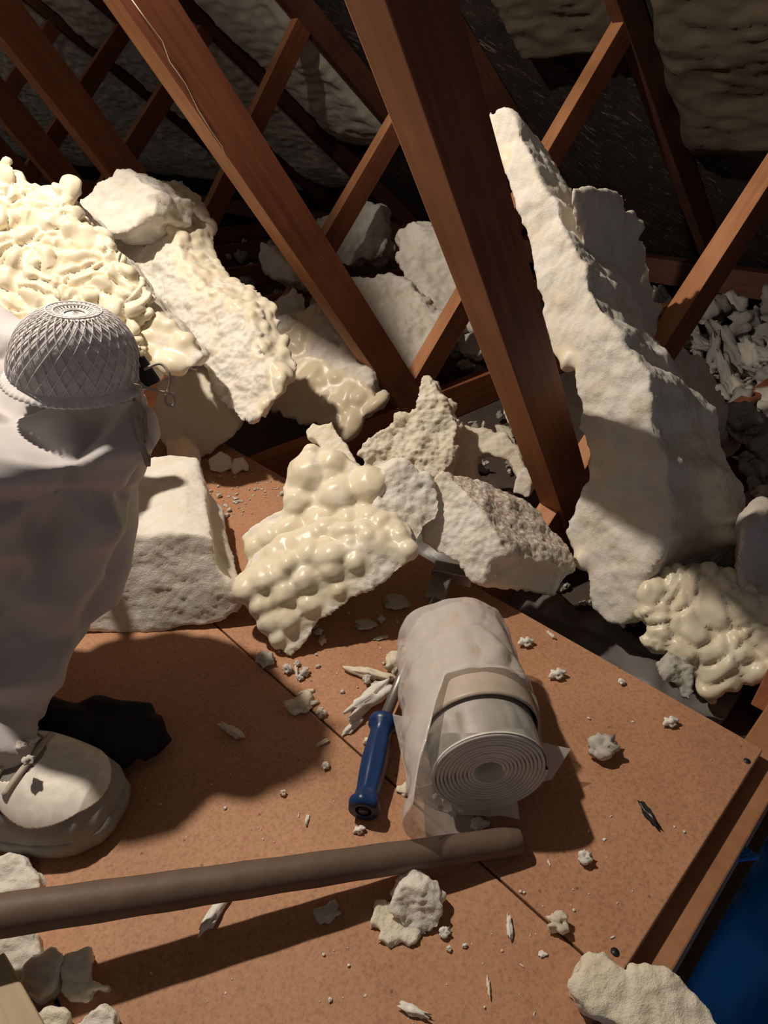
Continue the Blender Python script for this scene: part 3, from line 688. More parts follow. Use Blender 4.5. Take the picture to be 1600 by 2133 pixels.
def scatter(pg, cnt, p_lo, p_hi, **kw):
    x0, x1 = min(a[0] for a in pg), max(a[0] for a in pg); y0, y1 = min(a[1] for a in pg), max(a[1] for a in pg); n_ = 0
    while n_ < cnt:
        x, y = rnd.uniform(x0, x1), rnd.uniform(y0, y1)
        if inside(x, y, pg): crumb(x, y, p_lo + (p_hi - p_lo) * rnd.random() ** 3, rnd.choice(['round', 'chunk', 'stick', 'flat']), **kw); n_ += 1
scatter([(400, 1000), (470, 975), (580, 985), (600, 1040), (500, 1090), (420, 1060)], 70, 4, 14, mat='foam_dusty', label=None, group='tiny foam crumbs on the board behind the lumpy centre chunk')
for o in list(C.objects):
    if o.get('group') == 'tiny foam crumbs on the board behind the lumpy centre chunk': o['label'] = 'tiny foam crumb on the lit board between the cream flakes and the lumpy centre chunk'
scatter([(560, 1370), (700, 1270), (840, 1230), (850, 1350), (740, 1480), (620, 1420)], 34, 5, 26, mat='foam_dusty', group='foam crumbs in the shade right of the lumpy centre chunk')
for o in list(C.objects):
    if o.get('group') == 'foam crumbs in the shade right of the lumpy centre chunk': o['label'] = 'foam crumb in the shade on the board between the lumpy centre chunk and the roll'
scatter([(300, 1620), (720, 1560), (700, 1780), (400, 1820), (280, 1760)], 14, 3, 8)
scatter([(1120, 1420), (1560, 1560), (1340, 2000), (900, 1990), (1150, 1780)], 26, 3, 9)
scatter([(300, 2000), (1150, 1930), (1180, 2133), (320, 2133)], 22, 3, 8)

# ------------------------------------------------------------ rubble beyond the boards
rnd = random.Random(21)
def rubble(pg, cnt, p_lo, p_hi, zfun, label, group, mats):
    x0, x1 = min(a[0] for a in pg), max(a[0] for a in pg); y0, y1 = min(a[1] for a in pg), max(a[1] for a in pg); n_ = 0
    while n_ < cnt:
        x, y = rnd.uniform(x0, x1), rnd.uniform(y0, y1)
        if not inside(x, y, pg): continue
        p = at(x, y, -.05); z = zfun(p); p = at(x, y, z)
        if (p - J1).dot(D2) > 1.95: continue
        kd_ = rnd.choice(['chunk', 'flat', 'chunk', 'stick']); s_ = rnd.randrange(4); mt = rnd.choice(mats)
        crumb(x, y, p_lo + (p_hi - p_lo) * rnd.random() ** 2, kd_, mt, label, pos=p - Z * .015, name='foam_rubble', tilt=.9)
        o = C.objects[-1]; o['group'] = group; o['category'] = 'foam rubble'; n_ += 1
def hz(p): return -.06 + .05 * noise.noise(p * 5)
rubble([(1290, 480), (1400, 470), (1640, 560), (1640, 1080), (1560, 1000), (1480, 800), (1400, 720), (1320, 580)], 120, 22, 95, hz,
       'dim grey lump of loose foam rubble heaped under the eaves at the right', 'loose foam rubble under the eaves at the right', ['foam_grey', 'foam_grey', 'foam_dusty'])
rubble([(840, 420), (960, 430), (1040, 560), (1060, 700), (980, 700), (830, 500)], 10, 30, 70, hz,
       'dim foam lump far back beside the stepped grey slab', 'foam lumps beside the stepped grey slab', ['foam_grey'])
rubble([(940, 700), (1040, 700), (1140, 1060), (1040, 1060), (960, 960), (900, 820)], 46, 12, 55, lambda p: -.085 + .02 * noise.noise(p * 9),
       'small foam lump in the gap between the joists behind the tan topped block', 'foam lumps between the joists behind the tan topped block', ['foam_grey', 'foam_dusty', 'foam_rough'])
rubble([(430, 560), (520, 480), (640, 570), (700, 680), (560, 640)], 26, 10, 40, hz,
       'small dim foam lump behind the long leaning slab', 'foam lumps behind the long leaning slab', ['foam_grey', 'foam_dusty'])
rubble([(860, 1160), (1250, 1230), (1560, 1430), (1480, 1470), (1260, 1330), (1060, 1250), (900, 1200)], 34, 10, 40, lambda p: -.10,
       'dark foam lump in the gap along the back edge of the board', 'foam lumps in the gap along the back edge of the board', ['foam_grey', 'foam_dusty'])
# crumpled grey polythene along the board's back edge
def sheet(k0, k1, s0, s1, z0, amp, seed, nk=70, ns=30):
    vs, fs = [], []
    for i in range(nk + 1):
        for j in range(ns + 1):
            k_ = k0 + (k1 - k0) * i / nk; s_ = s0 + (s1 - s0) * j / ns; q = fr(k_, s_, z0)
            d = noise.voronoi(q * 13 + V((seed, 0, 0)))[0]; vs.append(q + Z * (amp * (d[1] - d[0]) + amp * noise.noise(q * 5)) + D2 * .015 * noise.noise(q * 10))
    for i in range(nk):
        for j in range(ns): a = i * (ns + 1) + j; fs.append((a, a + 1, a + ns + 2, a + ns + 1))
    return mesh_from(vs, fs)
o = place('plastic_sheet', sheet(ck + .06, ck + .62, cs + .012, cs + .17, -.085, .035, 3), M['grey_poly']); so = o.modifiers.new('s', 'SOLIDIFY'); so.thickness = .0015
tag(o, 'crumpled grey plastic sheet in the gap along the back edge of the board', 'plastic sheet')

# ------------------------------------------------------------ blue panel and tarpaulin in the hatch
A_ = at(1580, 1786, -.040); B1 = at(1500, 1732, -.075); C1 = at(1490, 1797, -.118)
e1, e2_ = (B1 - A_).normalized(), (C1 - A_).normalized(); nn = e1.cross(e2_).normalized()
vs, fs = [], []; nu, nv = 60, 90
for i in range(nu + 1):
    for j in range(nv + 1):
        u, v_ = i / nu * .06, j / nv * .14; vs.append(A_ + e1 * u + e2_ * v_ + nn * .0014 * math.sin(u * 900))
for i in range(nu):
    for j in range(nv): a = i * (nv + 1) + j; fs.append((a, a + 1, a + nv + 2, a + nv + 1))
o = place('corrugated_sheet', mesh_from(vs, fs), M['blue_lip']); so = o.modifiers.new('s', 'SOLIDIFY'); so.thickness = .004; so.offset = 0
tag(o, 'bright blue ribbed plastic sheet corner poking out beyond the cut board edge', 'plastic sheet')
vs, fs = [], []; nn_ = 90
for i in range(nn_ + 1):
    for j in range(nn_ + 1):
        k_ = -1.75 + 1.28 * i / nn_; s_2 = -2.1 + 2.5 * j / nn_; q = fr(k_, s_2, -.33)
        d = noise.voronoi(q * 5 + noise.noise_vector(q * 4) * .4)[0]; vs.append(q + Z * (.10 * (d[1] - d[0]) + .08 * noise.noise(q * 3)))
for i in range(nn_):
    for j in range(nn_): a = i * (nn_ + 1) + j; fs.append((a, a + 1, a + nn_ + 2, a + nn_ + 1))
o = place('tarpaulin', mesh_from(vs, fs), M['tarp']); so = o.modifiers.new('s', 'SOLIDIFY'); so.thickness = .002
tag(o, 'dark blue crumpled tarpaulin seen down the hatch in the lower right corner', 'tarpaulin')

# ------------------------------------------------------------ pipe
a = at(1078, 1750, .0135); b_ = at(-120, 1925, .078)
pts = [a.lerp(b_, i / 30) for i in range(31)]
v, f = tube([pts[0] + (pts[0] - pts[1]).normalized() * .0015, pts[0] + (pts[0] - pts[1]).normalized() * .0012] + pts, [.0095, .0118] + [.0125 + .0035 * i / 30 + .0003 * math.sin(i * 1.7) for i in range(31)], 32)
tag(place('pipe', mesh_from(v, f), M['pipe']), 'rusty brown round pipe lying across the board in the foreground', 'pipe')

# ------------------------------------------------------------ film roll
rn = at(1020, 1618, .058); ry = rn.y; rx = rn.x; R0 = .0565
far = at(957, 1262, .118)
axis = V((far.x - rx, far.y - ry, 0)); LEN = axis.length; axis.normalize(); side = V((axis.y, -axis.x, 0))
T = empty('plastic_roll', V((rx, ry, 0)) + axis * LEN / 2, 'thick roll of whitish film in a torn clear plastic bag on the board', 'film roll')
def cyl_pt(t, th, r_, sag=0): return V((rx, ry, 0)) + axis * t + side * math.cos(th) * r_ + Z * (math.sin(th) * r_ + R0 + .006)
# wound film: a real spiral sheet seen at the end + body
vs, fs = [], []; turns = 11; ns = turns * 48
for i in range(ns + 1):
    th = i / 48 * 2 * math.pi; r_ = .013 + (R0 - .0145) * (i / ns) + .0006 * noise.noise(V((i * .02, 0, 0)))
    j = .0012 * noise.noise(V((i / 48 * 1.7, 3, 0))) + .002 * (1 - i / ns)
    vs += [cyl_pt(j, th, r_), cyl_pt(.05, th, r_), cyl_pt(j, th, r_ + .0028), cyl_pt(.05, th, r_ + .0028)]
for i in range(ns):
    a = i * 4; b2 = a + 4; fs += [(a, b2, b2 + 1, a + 1), (a + 2, a + 3, b2 + 3, b2 + 2), (a, a + 2, b2 + 2, b2)]
place('wound_film', mesh_from(vs, fs), M['film'], T)
def shell(t0, t1, r_, nt_=30, nn=72, amp=0, seed=0, th0=0, th1=2 * math.pi, flare=0, thick=0.0012, endcap=False):
    vs, fs = [], []
    for i in range(nt_ + 1):
        for k_ in range(nn + 1):
            th = th0 + (th1 - th0) * k_ / nn; t = t0 + (t1 - t0) * i / nt_
            q = cyl_pt(t, th, r_)
            d = amp * (noise.noise(q * 24 + V((seed, 0, 0))) + .6 * abs(noise.noise(q * 55 + V((0, seed, 0)))))
            vs.append(cyl_pt(t, th, r_ + d))
    for i in range(nt_):
        for k_ in range(nn): a = i * (nn + 1) + k_; fs.append((a, a + 1, a + nn + 2, a + nn + 1))
    return vs, fs
body = join(shell(.004, LEN - .004, R0 - .0005), shell(.002, LEN, R0 - .0005, 1, 72))
vcap, fcap = [], []
for k_ in range(72): vcap.append(cyl_pt(LEN - .004, 2 * math.pi * k_ / 72, R0 - .0005))
body = join(body, (vcap, [tuple(range(72))]))
o = place('film_body', mesh_from(*body), M['film'], T)
o = place('cardboard_wrap', mesh_from(*join(shell(.045, LEN - .001, R0 + .003, amp=.0006, th0=R(-60), th1=R(262)))), M['sleeve'], T); so = o.modifiers.new('s', 'SOLIDIFY'); so.thickness = .0016
o['label'] = 'beige wrap around the roll'
# far end cover and core
o = place('end_cover', mesh_from([cyl_pt(LEN + .003 + .004 * noise.noise(V((k_ * .3, r2, 0))), 2 * math.pi * k_ / 48, R0 * r2 / 4 + .002) for r2 in range(1, 5) for k_ in range(48)],
      [(r2 * 48 + k_, r2 * 48 + (k_ + 1) % 48, (r2 + 1) * 48 + (k_ + 1) % 48, (r2 + 1) * 48 + k_) for r2 in range(3) for k_ in range(48)]), M['film'], T); so = o.modifiers.new('s', 'SOLIDIFY'); so.thickness = .001
# loose clear bag: grid in (t, theta) hugging the roll on top, ballooning at left and trailing onto the board
def bag_mesh():
    vs, fs = [], []; NT, NN = 110, 130
    for i in range(NT + 1):
        u = i / NT
        for k_ in range(NN + 1):
            v_ = k_ / NN; th = R(-75) + R(335) * v_          # from lower right over the top to the lower left
            deg = math.degrees(th)
            tfront = .075 if deg < 120 else .075 - .115 * min(1, (deg - 120) / 45)    # front hem is pulled forward at left
            if deg < 20: tfront = .075 - .06 * min(1, (20 - deg) / 50)
            t = tfront + (LEN + .012 - tfront) * u
            left = max(0, math.cos(th - R(190))) ** 2
            r_ = R0 + .0065 + .020 * left * (1 - .5 * u) + (.004 if u < .05 else 0)
            q = cyl_pt(t, th, r_)
            cr_ = noise.voronoi(V((t * 16 + 5, deg * .022, u * 1.5)) + noise.noise_vector(q * 9) * .35)[0]
            r_ += .0085 * (cr_[1] - cr_[0]) - .002 + .0018 * noise.noise(q * 60)
            if u > .96: r_ *= 1 - (u - .96) * 2.0
            q = cyl_pt(t, th, r_); q.z = max(q.z, .0015 + .002 * abs(noise.noise(q * 30))); vs.append(q)
    for i in range(NT):
        for k_ in range(NN): a = i * (NN + 1) + k_; fs.append((a, a + 1, a + NN + 2, a + NN + 1))
    return mesh_from(vs, fs)
o = place('plastic_bag', bag_mesh(), M['poly'], T); o['label'] = 'crinkled clear plastic bag over the roll'
so = o.modifiers.new('s', 'SOLIDIFY'); so.thickness = .0004
def flap(pg, n_, amp, seed, name, zz):
    """a film flap: bilinear patch between four corner points with crumples"""
    A, B, D, E = [at(x, y, z) for (x, y), z in zip(pg, zz)]; vs, fs = [], []
    for i in range(n_ + 1):
        for j in range(n_ + 1):
            u, v_ = i / n_, j / n_; q = A.lerp(B, u).lerp(E.lerp(D, u), v_)
            d = noise.voronoi(q * 30 + V((seed, 0, 0)))[0]; q = q + Z * amp * ((d[1] - d[0]) + .5 * noise.noise(q * 30)); q.z = max(q.z, .001); vs.append(q)
    for i in range(n_):
        for j in range(n_): a = i * (n_ + 1) + j; fs.append((a, a + 1, a + n_ + 2, a + n_ + 1))
    o = place(name, mesh_from(vs, fs), M['poly'], T); so = o.modifiers.new('s', 'SOLIDIFY'); so.thickness = .0004; return o
flap([(850, 1640), (905, 1690), (1082, 1712), (1072, 1640)], 40, .010, 2, 'bag_flap', (.03, .004, .006, .030))
flap([(818, 1490), (850, 1640), (905, 1670), (885, 1490)], 34, .010, 3, 'bag_flap', (.06, .012, .01, .085))
flap([(1125, 1545), (1190, 1560), (1150, 1625), (1075, 1655)], 24, .004, 4, 'bag_flap', (.045, .040, .018, .008))
for x, y in ((945, 1698), (962, 1690), (925, 1668), (905, 1662), (950, 1668)):
    c_ = crumb(x, y, 14, 'chunk', 'foam', 'small foam crumb caught on the clear bag at the near end of the roll', z=.016); c_['group'] = 'crumbs caught on the clear bag'

# ------------------------------------------------------------ blue-handled tool
h0 = at(757, 1690, .017); h1 = at(800, 1500, .020); hd = (h1 - h0).normalized()
T = empty('bar_tool', V((h0.x, h0.y, 0)), 'steel bar tool with a dark blue rubber grip beside the roll', 'hand tool')
Lh = (h1 - h0).length
prof = [(0, .010), (.0, .0185), (.06, .0195), (.10, .0185), (.13, .0150), (.2, .0142), (.35, .0158), (.5, .0168), (.65, .0160), (.8, .0145), (.88, .0150), (.92, .0200), (.97, .0205), (1.0, .0195), (1.0, .009)]
pts = [h0 + hd * (t * Lh) for t, r_ in prof]
# explicit lathe so doubled points are fine
def lathe(o_, ax, prof_, n_=32, flute=0):
    a = ax.orthogonal().normalized(); b2 = ax.cross(a); vs, fs = [], []
    for t, r_ in prof_:
        for k_ in range(n_):
            th = 2 * math.pi * k_ / n_; rr = r_ * (1 + (flute * math.cos(th * 6) if .018 * Lh < t < .85 * Lh and r_ < .0175 else 0))
            vs.append(o_ + ax * t + (a * math.cos(th) + b2 * math.sin(th)) * rr)
    for i in range(len(prof_) - 1):
        for k_ in range(n_): fs.append((i * n_ + k_, i * n_ + (k_ + 1) % n_, (i + 1) * n_ + (k_ + 1) % n_, (i + 1) * n_ + k_))
    return vs, fs
s_ = .82
place('grip', mesh_from(*lathe(h0, hd, [(t * Lh, r_ * s_) for t, r_ in prof], 48, .05)), M['navy'], T)
place('grip_hole', mesh_from(*lathe(h0 - hd * .0006, hd, [(.0, .0001), (0, .006 * s_), (.004, .0055)])), M['dark_plastic'], T)
e = h1 + hd * .001; e2 = at(905, 1245, .028)
v1 = tube([e, e.lerp(e2, .5), e2], [.0065, .0065, .006], 20)
place('shaft', mesh_from(*v1), M['steel'], T)
d3 = (e2 - e).normalized(); sd = d3.cross(Z).normalized()
me = mesh_from(*join(box_vf(e2 + d3 * .025, d3 * .03, sd * .014, Z * .006), box_vf(e2 + d3 * .06 + sd * .012, d3 * .012, sd * .03, Z * .010)), smooth=False); bevel_mesh(me, .002)
place('tool_head', me, M['steel'], T)

# ------------------------------------------------------------ person: coverall leg, sneaker
pb = at(30, 1760, 0)
T = empty('person', V((pb.x - .1, pb.y + .02, 0)), 'person in a white coverall, only a bent leg and one sneaker in view at left', 'person')
rows = [(296, 824, .370, .070, .04), (322, 850, .358, .110, .080), (332, 890, .338, .125, .108), (332, 940, .312, .128, .118), (316, 1010, .275, .125, .115), (296, 1080, .240, .120, .108),
        (268, 1150, .205, .115, .10), (246, 1230, .172, .110, .096), (226, 1300, .146, .105, .090), (170, 1385, .118, .092, .080), (140, 1450, .095, .085, .072), (100, 1528, .070, .078, .065)]
rings, NN = [], 64
vs, fs = [], []
for px, py, z, rx_, ry_ in rows:
    e_ = at(px, py, z); c_ = e_ - V((rx_, 0, 0))
    for k_ in range(NN):
        th = 2 * math.pi * k_ / NN; vs.append(c_ + V((math.cos(th) * rx_, math.sin(th) * ry_, 0)))
for i in range(len(rows) - 1):
    for k_ in range(NN): fs.append((i * NN + k_, (i + 1) * NN + k_, (i + 1) * NN + (k_ + 1) % NN, i * NN + (k_ + 1) % NN))
fs.append(tuple(range(NN))); fs.append(tuple(reversed(range((len(rows) - 1) * NN, len(rows) * NN))))
kn = at(150, 820, .30)
th_v = tube([kn + V((.02, .0, 0)), kn + V((-.18, .06, .01)), kn + V((-.40, .12, .02)), kn + V((-.60, .18, .06))], [.085, .10, .12, .15], 40)
me = remesh([(vs, fs), th_v], .0045)
bm = bmesh.new(); bm.from_mesh(me)
for _ in range(6): bmesh.ops.smooth_vert(bm, verts=bm.verts, factor=.5, use_axis_x=True, use_axis_y=True, use_axis_z=True)
bm.normal_update(); mv = {}
def crease(p, a, b_, wd, ht):
    """a soft fold ridge along the segment a-b"""
    ab = b_ - a; t = max(0, min(1, (p - a).dot(ab) / ab.dot(ab))); d = (p - (a + ab * t)).length
    return ht * math.exp(-(d / wd) ** 1.4) * (1 - .5 * abs(2 * t - 1))
def on_leg(x, y, z): return at(x, y, z)
folds = [((330, 880), .34, (20, 1010), .36, .018, .006), ((250, 900), .34, (235, 1150), .24, .012, .012), ((0, 1130), .27, (80, 1215), .25, .014, .016), ((80, 1215), .25, (280, 1100), .25, .014, .010),
         ((10, 900), .38, (90, 830), .385, .010, .012), ((60, 930), .37, (140, 850), .38, .010, .010), ((0, 1240), .22, (200, 1290), .19, .020, .012), ((220, 1180), .21, (228, 1310), .17, .008, .008),
         ((160, 1300), .18, (170, 1400), .14, .008, .012), ((100, 1440), .12, (150, 1400), .135, .010, .010), ((300, 960), .31, (310, 1090), .25, .012, -.012), ((60, 1060), .30, (120, 1200), .24, .02, -.010), ((150, 1000), .31, (250, 980), .31, .02, -.006)]
fl = [(on_leg(*a, za), on_leg(*b_, zb), wd * .85, ht * 1.15) for a, za, b_, zb, wd, ht in folds]
for v in bm.verts:
    p = v.co; q = V((p.x * 4.5 + p.z * 2, p.y * 5, p.z * 5.5 - p.x * 3.0)) 
    wv = noise.noise_vector(p * 4) * .35
    dd = noise.voronoi(q * 1.7 + wv)[0]; cr1 = (dd[1] - dd[0])
    dd = noise.voronoi(V((p.x * 14 + p.z * 5, p.y * 12, p.z * 9)) + wv)[0]; cr2 = (dd[1] - dd[0])
    h = -.020 * max(0, .35 - cr1) / .35 + .007 * noise.noise(q * .9) + .009 * (1 - abs(noise.noise(q * 1.5 + wv))) ** 6 + .005 * cr2 * max(0, noise.noise(p * 6) + .25)
    for a, b_, wd, ht in fl: h += crease(p, a, b_, wd, ht)
    mv[v.index] = p + v.normal * h
for v in bm.verts: v.co = mv[v.index]
for _ in range(1): bmesh.ops.smooth_vert(bm, verts=bm.verts, factor=.5, use_axis_x=True, use_axis_y=True, use_axis_z=True)
for f in bm.faces: f.smooth = True
bm.to_mesh(me); bm.free()
leg_bvh = BVHTree.FromPolygons([v.co.copy() for v in me.vertices], [tuple(p_.vertices) for p_ in me.polygons])
place('coverall_leg', me, M['cloth'], T)
# sneaker : lofted along its length, toe towards +x
toe = at(243, 1695, .012); heel = toe + V((-.285, .055, 0)); heel.z = 0; toe.z = 0
ax = (heel - toe).normalized(); sx = V((-ax.y, ax.x, 0)); LS = (heel - toe).length    # sx points towards the camera side (-y)
if sx.y > 0: sx = -sx
prof_s = [(0.0, .010, .016), (.02, .026, .036), (.06, .038, .050), (.12, .045, .056), (.20, .049, .062), (.30, .050, .073), (.40, .047, .088), (.5, .043, .100), (.6, .040, .104), (.75, .036, .104), (.9, .033, .102), (.97, .026, .095), (1.0, .012, .08)]
def interp(t, i_):
    for a, b_ in zip(prof_s, prof_s[1:]):
        if a[0] <= t <= b_[0]:
            u = (t - a[0]) / (b_[0] - a[0]); return a[i_] * (1 - u) + b_[i_] * u
    return prof_s[-1][i_]
def shoe_pt(t, th, off=0):
    hw, ht = interp(t, 1), interp(t, 2); z = .016 + math.sin(th) ** .8 * (ht - .016) if math.sin(th) > 0 else .016
    s1 = math.cos(th); s1 = math.copysign(abs(s1) ** .75, s1)
    c_ = toe + ax * (t * LS); p = c_ + sx * s1 * (hw + off) + Z * (z + off * math.sin(th))
    if off: p -= ax * off * max(0, 1 - t * 8)
    return p
def shoe_surf(t0, t1, a0, a1, off, mask=None, nt_=150, na=130):
    vs, fs = [], []
    for i in range(nt_ + 1):
        for j in range(na + 1):
            vs.append(shoe_pt(t0 + (t1 - t0) * (i / nt_) ** 1.3, a0 + (a1 - a0) * j / na, off))
    for i in range(nt_):
        for j in range(na):
            t = t0 + (t1 - t0) * ((i + .5) / nt_) ** 1.3; a_ = a0 + (a1 - a0) * (j + .5) / na
            if mask is None or mask(t, a_): a = i * (na + 1) + j; fs.append((a, a + 1, a + na + 2, a + na + 1))
    return mesh_from(vs, fs)
sh = empty('sneaker', V((0, 0, 0))); sh.parent = T; sh['_w'] = (0, 0, 0); sh.location = (toe + heel) / 2 - T.location; wbase = (toe + heel) / 2
sh['label'] = 'grey and off-white sneaker'
def sp(name, me, mat, thick=0):
    for v in me.vertices: v.co -= wbase
    o = link(name, me, M[mat], sh)
    if thick: so = o.modifiers.new('s', 'SOLIDIFY'); so.thickness = thick; so.offset = 0
    return o
sp('upper', shoe_surf(0, 1, 0, math.pi, 0), 'shoe_mesh', .002)
sp('toe_bumper', shoe_surf(0, .62, 0, math.pi, .0022, lambda t, a_: (math.sin(a_) < .60 + .5 * max(0, .14 - t) / .14 and t < .62) or t < .05), 'shoe_grey', .003)
sp('toe_overlay', shoe_surf(.01, .45, R(10), R(175), .0046, lambda t, a_: ((t - .185) / .155) ** 2 + ((a_ - R(90)) / R(58)) ** 2 < 1 and ((t - .34) / .10) ** 2 + ((a_ - R(92)) / R(26)) ** 2 > 1), 'shoe_white', .0025)
# sole
vs, fs = [], []; ns_ = 72
for z_, o_ in ((0, -.002), (.004, .003), (.014, .005), (.024, .0045), (.026, .001)):
    for k_ in range(ns_):
        t = k_ / ns_ * 2; sd_ = 1 if t < 1 else -1; u = t if t < 1 else 2 - t
        u = (1 - math.cos(u * math.pi)) / 2
        c_ = toe + ax * (u * LS); vs.append(c_ + sx * sd_ * (max(.002, interp(u, 1)) + o_) - ax * (o_ if u < .02 else 0) + Z * z_)
for i in range(4):
    for k_ in range(ns_): fs.append((i * ns_ + k_, i * ns_ + (k_ + 1) % ns_, (i + 1) * ns_ + (k_ + 1) % ns_, (i + 1) * ns_ + k_))
fs.append(tuple(range(ns_))); fs.append(tuple(range(4 * ns_, 5 * ns_)))
sp('sole', mesh_from(vs, fs), 'shoe_grey')
# tongue and laces
for i in range(5):
    t = .27 + i * .055; q = [shoe_pt(t + .01 * math.sin(a_ * 3), a_, .007) for a_ in [R(58 + j * 4.0) for j in range(17)]]
    sp('lace', mesh_from(*tube(q, [.0032] * len(q), 8)), 'strap')
sp('tongue', shoe_surf(.24, .6, R(66), R(114), .004), 'shoe_mesh', .003)
for i, (x, y) in enumerate(((45, 1560), (70, 1545), (60, 1590))):
    c_ = crumb(x, y, 26, 'chunk', 'foam_dusty', 'small dusty foam crumb stuck to the laces of the sneaker', z=.088); c_['group'] = 'crumbs on the sneaker laces'

# ------------------------------------------------------------ black glove on the board
gb = at(200, 1588, 0)
def gp(x, y, z): return at(x, y, z)
gl = []
def ell(p, a_, b_, c_, rz=0):
    rot = Matrix.Rotation(rz, 3, 'Z'); gl.append(([p + rot @ V((v.x * a_, v.y * b_, v.z * c_)) for v in ICO3[0]], ICO3[1]))
ell(gp(175, 1530, .028), .040, .034, .028, .2); ell(gp(235, 1535, .026), .034, .034, .026)
def finger(ps, r0, r1): gl.append(tube([gp(*q) for q in ps], [r0 * .8, r0, r0, r1, r1 * .75], 16))
finger([(150, 1500, .03), (200, 1475, .040), (250, 1490, .038), (275, 1520, .024), (262, 1540, .015)], .016, .012)
finger([(190, 1520, .03), (250, 1490, .036), (300, 1490, .032), (318, 1520, .020), (300, 1545, .013)], .016, .012)
finger([(210, 1545, .025), (270, 1520, .032), (325, 1515, .028), (340, 1540, .018), (318, 1560, .012)], .015, .011)
finger([(200, 1560, .02), (260, 1550, .024), (305, 1552, .020), (318, 1565, .014), (296, 1575, .011)], .0135, .010)
finger([(150, 1560, .02), (190, 1575, .022), (235, 1580, .018), (262, 1582, .014), (275, 1580, .011)], .0135, .010)
gl.append(tube([gp(165, 1525, .026), gp(120, 1520, .030), gp(80, 1510, .034)], [.030, .030, .033], 24))
me = remesh(gl, .0025)
bm = bmesh.new(); bm.from_mesh(me)
for _ in range(3): bmesh.ops.smooth_vert(bm, verts=bm.verts, factor=.5, use_axis_x=True, use_axis_y=True, use_axis_z=True)
bm.normal_update(); mv = [v.co + v.normal * .0016 * noise.noise(v.co * 70) for v in bm.verts]
for v, q in zip(bm.verts, mv): v.co = q; v.co.z = max(v.co.z, .0008)
for f in bm.faces: f.smooth = True
bm.to_mesh(me); bm.free()
tag(place('glove', me, M['black']), 'black glove with curled fingers lying on the board beside the sneaker', 'glove')

# ------------------------------------------------------------ dust mask on the knee
mc = at(160, 796, .384)
T = empty('dust_mask', mc, 'white cup dust mask with a mesh cover resting on the knee', 'dust mask')
MW, MD, MH = .0575, .050, .068
mrot = Matrix.Rotation(R(7), 3, 'Y') @ Matrix.Rotation(R(6), 3, 'X')
def dome(u, th, off=0):
    """u 0 rim .. 1 apex"""
    ph = u * math.pi / 2; rr = math.cos(ph) ** .80; zz = math.sin(ph) ** .95
    nose = 1 + .04 * math.cos(2 * th)
    dent = -.006 * math.exp(-((u - .93) / .08) ** 2)
    return mrot @ V((math.cos(th) * (MW + off) * rr * nose + .010 * zz, math.sin(th) * (MD + off) * rr, zz * (MH + off) + dent)) + V((0, 0, .006))
vs, fs = [], []; A_, B_ = 36, 96
for i in range(A_ + 1):
    for k_ in range(B_): vs.append(dome(i / A_, 2 * math.pi * k_ / B_))
for i in range(A_):
    for k_ in range(B_): fs.append((i * B_ + k_, i * B_ + (k_ + 1) % B_, (i + 1) * B_ + (k_ + 1) % B_, (i + 1) * B_ + k_))
o = link('mask_cup', mesh_from(vs, fs), M['mask'], T); so = o.modifiers.new('s', 'SOLIDIFY'); so.thickness = .0015; so.offset = -1
# mesh cover : two families of crossing spirals
cur = []
nst = 30
for fam in (1, -1):
    for k_ in range(nst):
        th0 = 2 * math.pi * k_ / nst; q = []
        for i in range(26):
            u = .04 + .90 * i / 25; q.append(dome(u, th0 + fam * u * 1.05, .0011))
        cur.append(tube(q, [.00062] * len(q), 5, cap=False))
o = link('mesh_cover', mesh_from(*join(*cur)), M['mesh_white'], T)
# rim flange with serrated edge
vs, fs = [], []; NB = 240
for k_ in range(NB):
    th = 2 * math.pi * k_ / NB; sr = .0007 * (1 if (k_ // 2) % 2 else -1); c_, s1 = math.cos(th), math.sin(th)
    pr = [(MW * 1.04 - .001, .005), (MW * 1.04 + .003, .002), (MW * 1.04 + .0065 + sr, -.0005), (MW * 1.04 + .0065 + sr, -.002), (MW * 1.04 + .002, -.001)]
    for r_, z_ in pr: vs.append(mrot @ V((c_ * r_, s1 * (r_ - MW + MD) * .97, z_)) + V((0, 0, .004)))
for k_ in range(NB):
    for j in range(4): a, b2 = k_ * 5 + j, ((k_ + 1) % NB) * 5 + j; fs.append((a, b2, b2 + 1, a + 1))
o = link('mask_rim', mesh_from(vs, fs), M['mesh_white'], T)
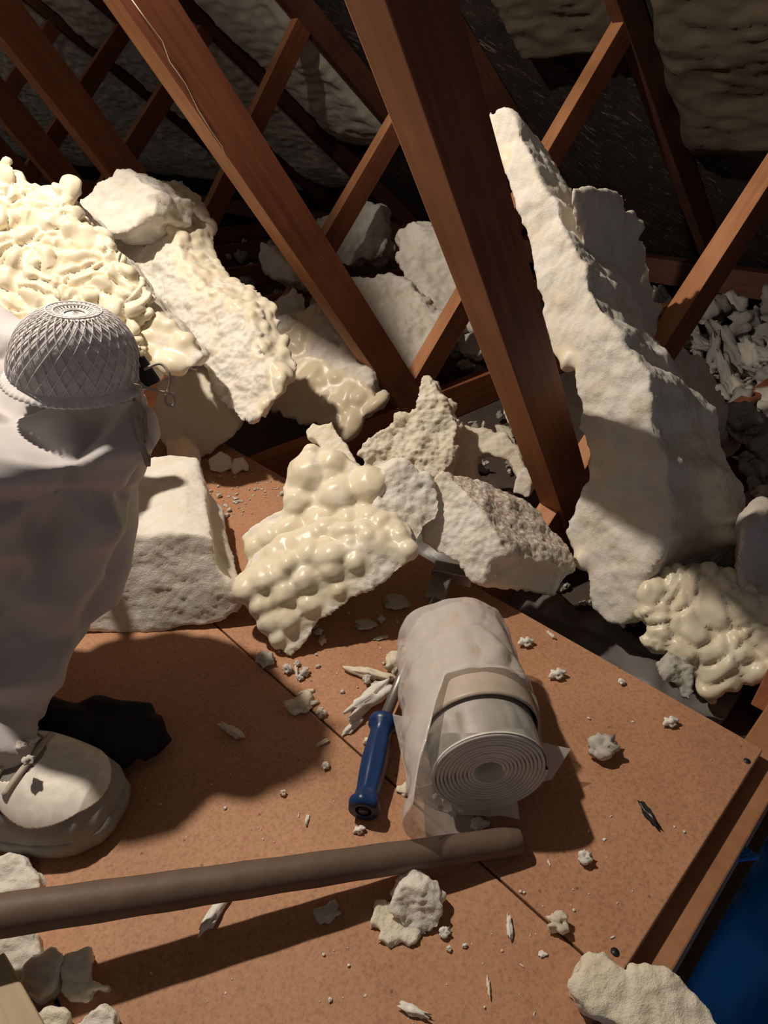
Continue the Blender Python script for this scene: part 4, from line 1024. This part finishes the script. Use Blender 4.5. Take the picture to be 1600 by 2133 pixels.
# crown patch at the apex
cur = []
for rr in (.80, .86, .92): cur.append(tube([dome(rr, 2 * math.pi * i / 24, .0018) for i in range(25)], [.0008] * 25, 5, cap=False))
link('crown_rings', mesh_from(*join(*cur)), M['mesh_white'], T)
def ribbon(pts, wd, name, mat='strap'):
    pts = [V(q) for q in pts]; P = []
    for i in range(len(pts) - 1):
        p_1 = pts[max(0, i - 1)]; p0_, p1_ = pts[i], pts[i + 1]; p2_ = pts[min(len(pts) - 1, i + 2)]
        for j in range(8):
            t = j / 8; P.append(.5 * ((2 * p0_) + (p1_ - p_1) * t + (2 * p_1 - 5 * p0_ + 4 * p1_ - p2_) * t * t + (3 * p0_ - p_1 - 3 * p1_ + p2_) * t ** 3))
    P.append(pts[-1]); vs, fs = [], []
    for i, q in enumerate(P):
        d = (P[min(i + 1, len(P) - 1)] - P[max(i - 1, 0)]).normalized(); s1 = d.cross((q - CAM).normalized()).normalized()
        s1 = (s1 + V((0, .25, .1)) * math.sin(i * .2)).normalized()
        vs += [q - s1 * wd / 2, q + s1 * wd / 2]
    for i in range(len(P) - 1): fs.append((i * 2, i * 2 + 1, i * 2 + 3, i * 2 + 2))
    me = mesh_from([v - mc for v in vs], fs); o = link(name, me, M[mat], T); so = o.modifiers.new('s', 'SOLIDIFY'); so.thickness = .0007; return o
mY = mc.y
def drape(x, y, lift=.004):
    d = ray(x, y); h = leg_bvh.ray_cast(CAM, d)
    return (h[0] - d * lift) if h[0] is not None else aty(x, y, mY - .06)
ribbon([aty(287, 800, mY - .04), drape(282, 835), drape(284, 870), drape(290, 905), drape(300, 940), drape(308, 968)], .0055, 'strap')
ribbon([aty(291, 806, mY - .035), drape(300, 850), drape(302, 885), drape(306, 920), drape(310, 950), drape(309, 972)], .004, 'strap')
ribbon([aty(300, 770, mY + .0), aty(335, 758, mY + .005), aty(355, 790, mY), aty(345, 835, mY), aty(362, 845, mY), aty(360, 822, mY), aty(330, 815, mY - .005), aty(296, 805, mY - .01)], .0028, 'strap')
ribbon([aty(38, 760, mY - .0), aty(22, 735, mY), aty(30, 722, mY), aty(50, 738, mY)], .004, 'strap')
me = mesh_from(*box_vf(V((0, 0, 0)), (.008, 0, 0), (0, .004, 0), (0, 0, .014)), smooth=False); bevel_mesh(me, .002)
o = link('strap_clip', me, M['dark_plastic'], T); o.location = aty(302, 775, mY + .005) - mc; o.rotation_euler = (0, R(-25), 0)
for o in C.objects:
    if '_w' in o.keys(): del o['_w']
print('objects', len(C.objects))
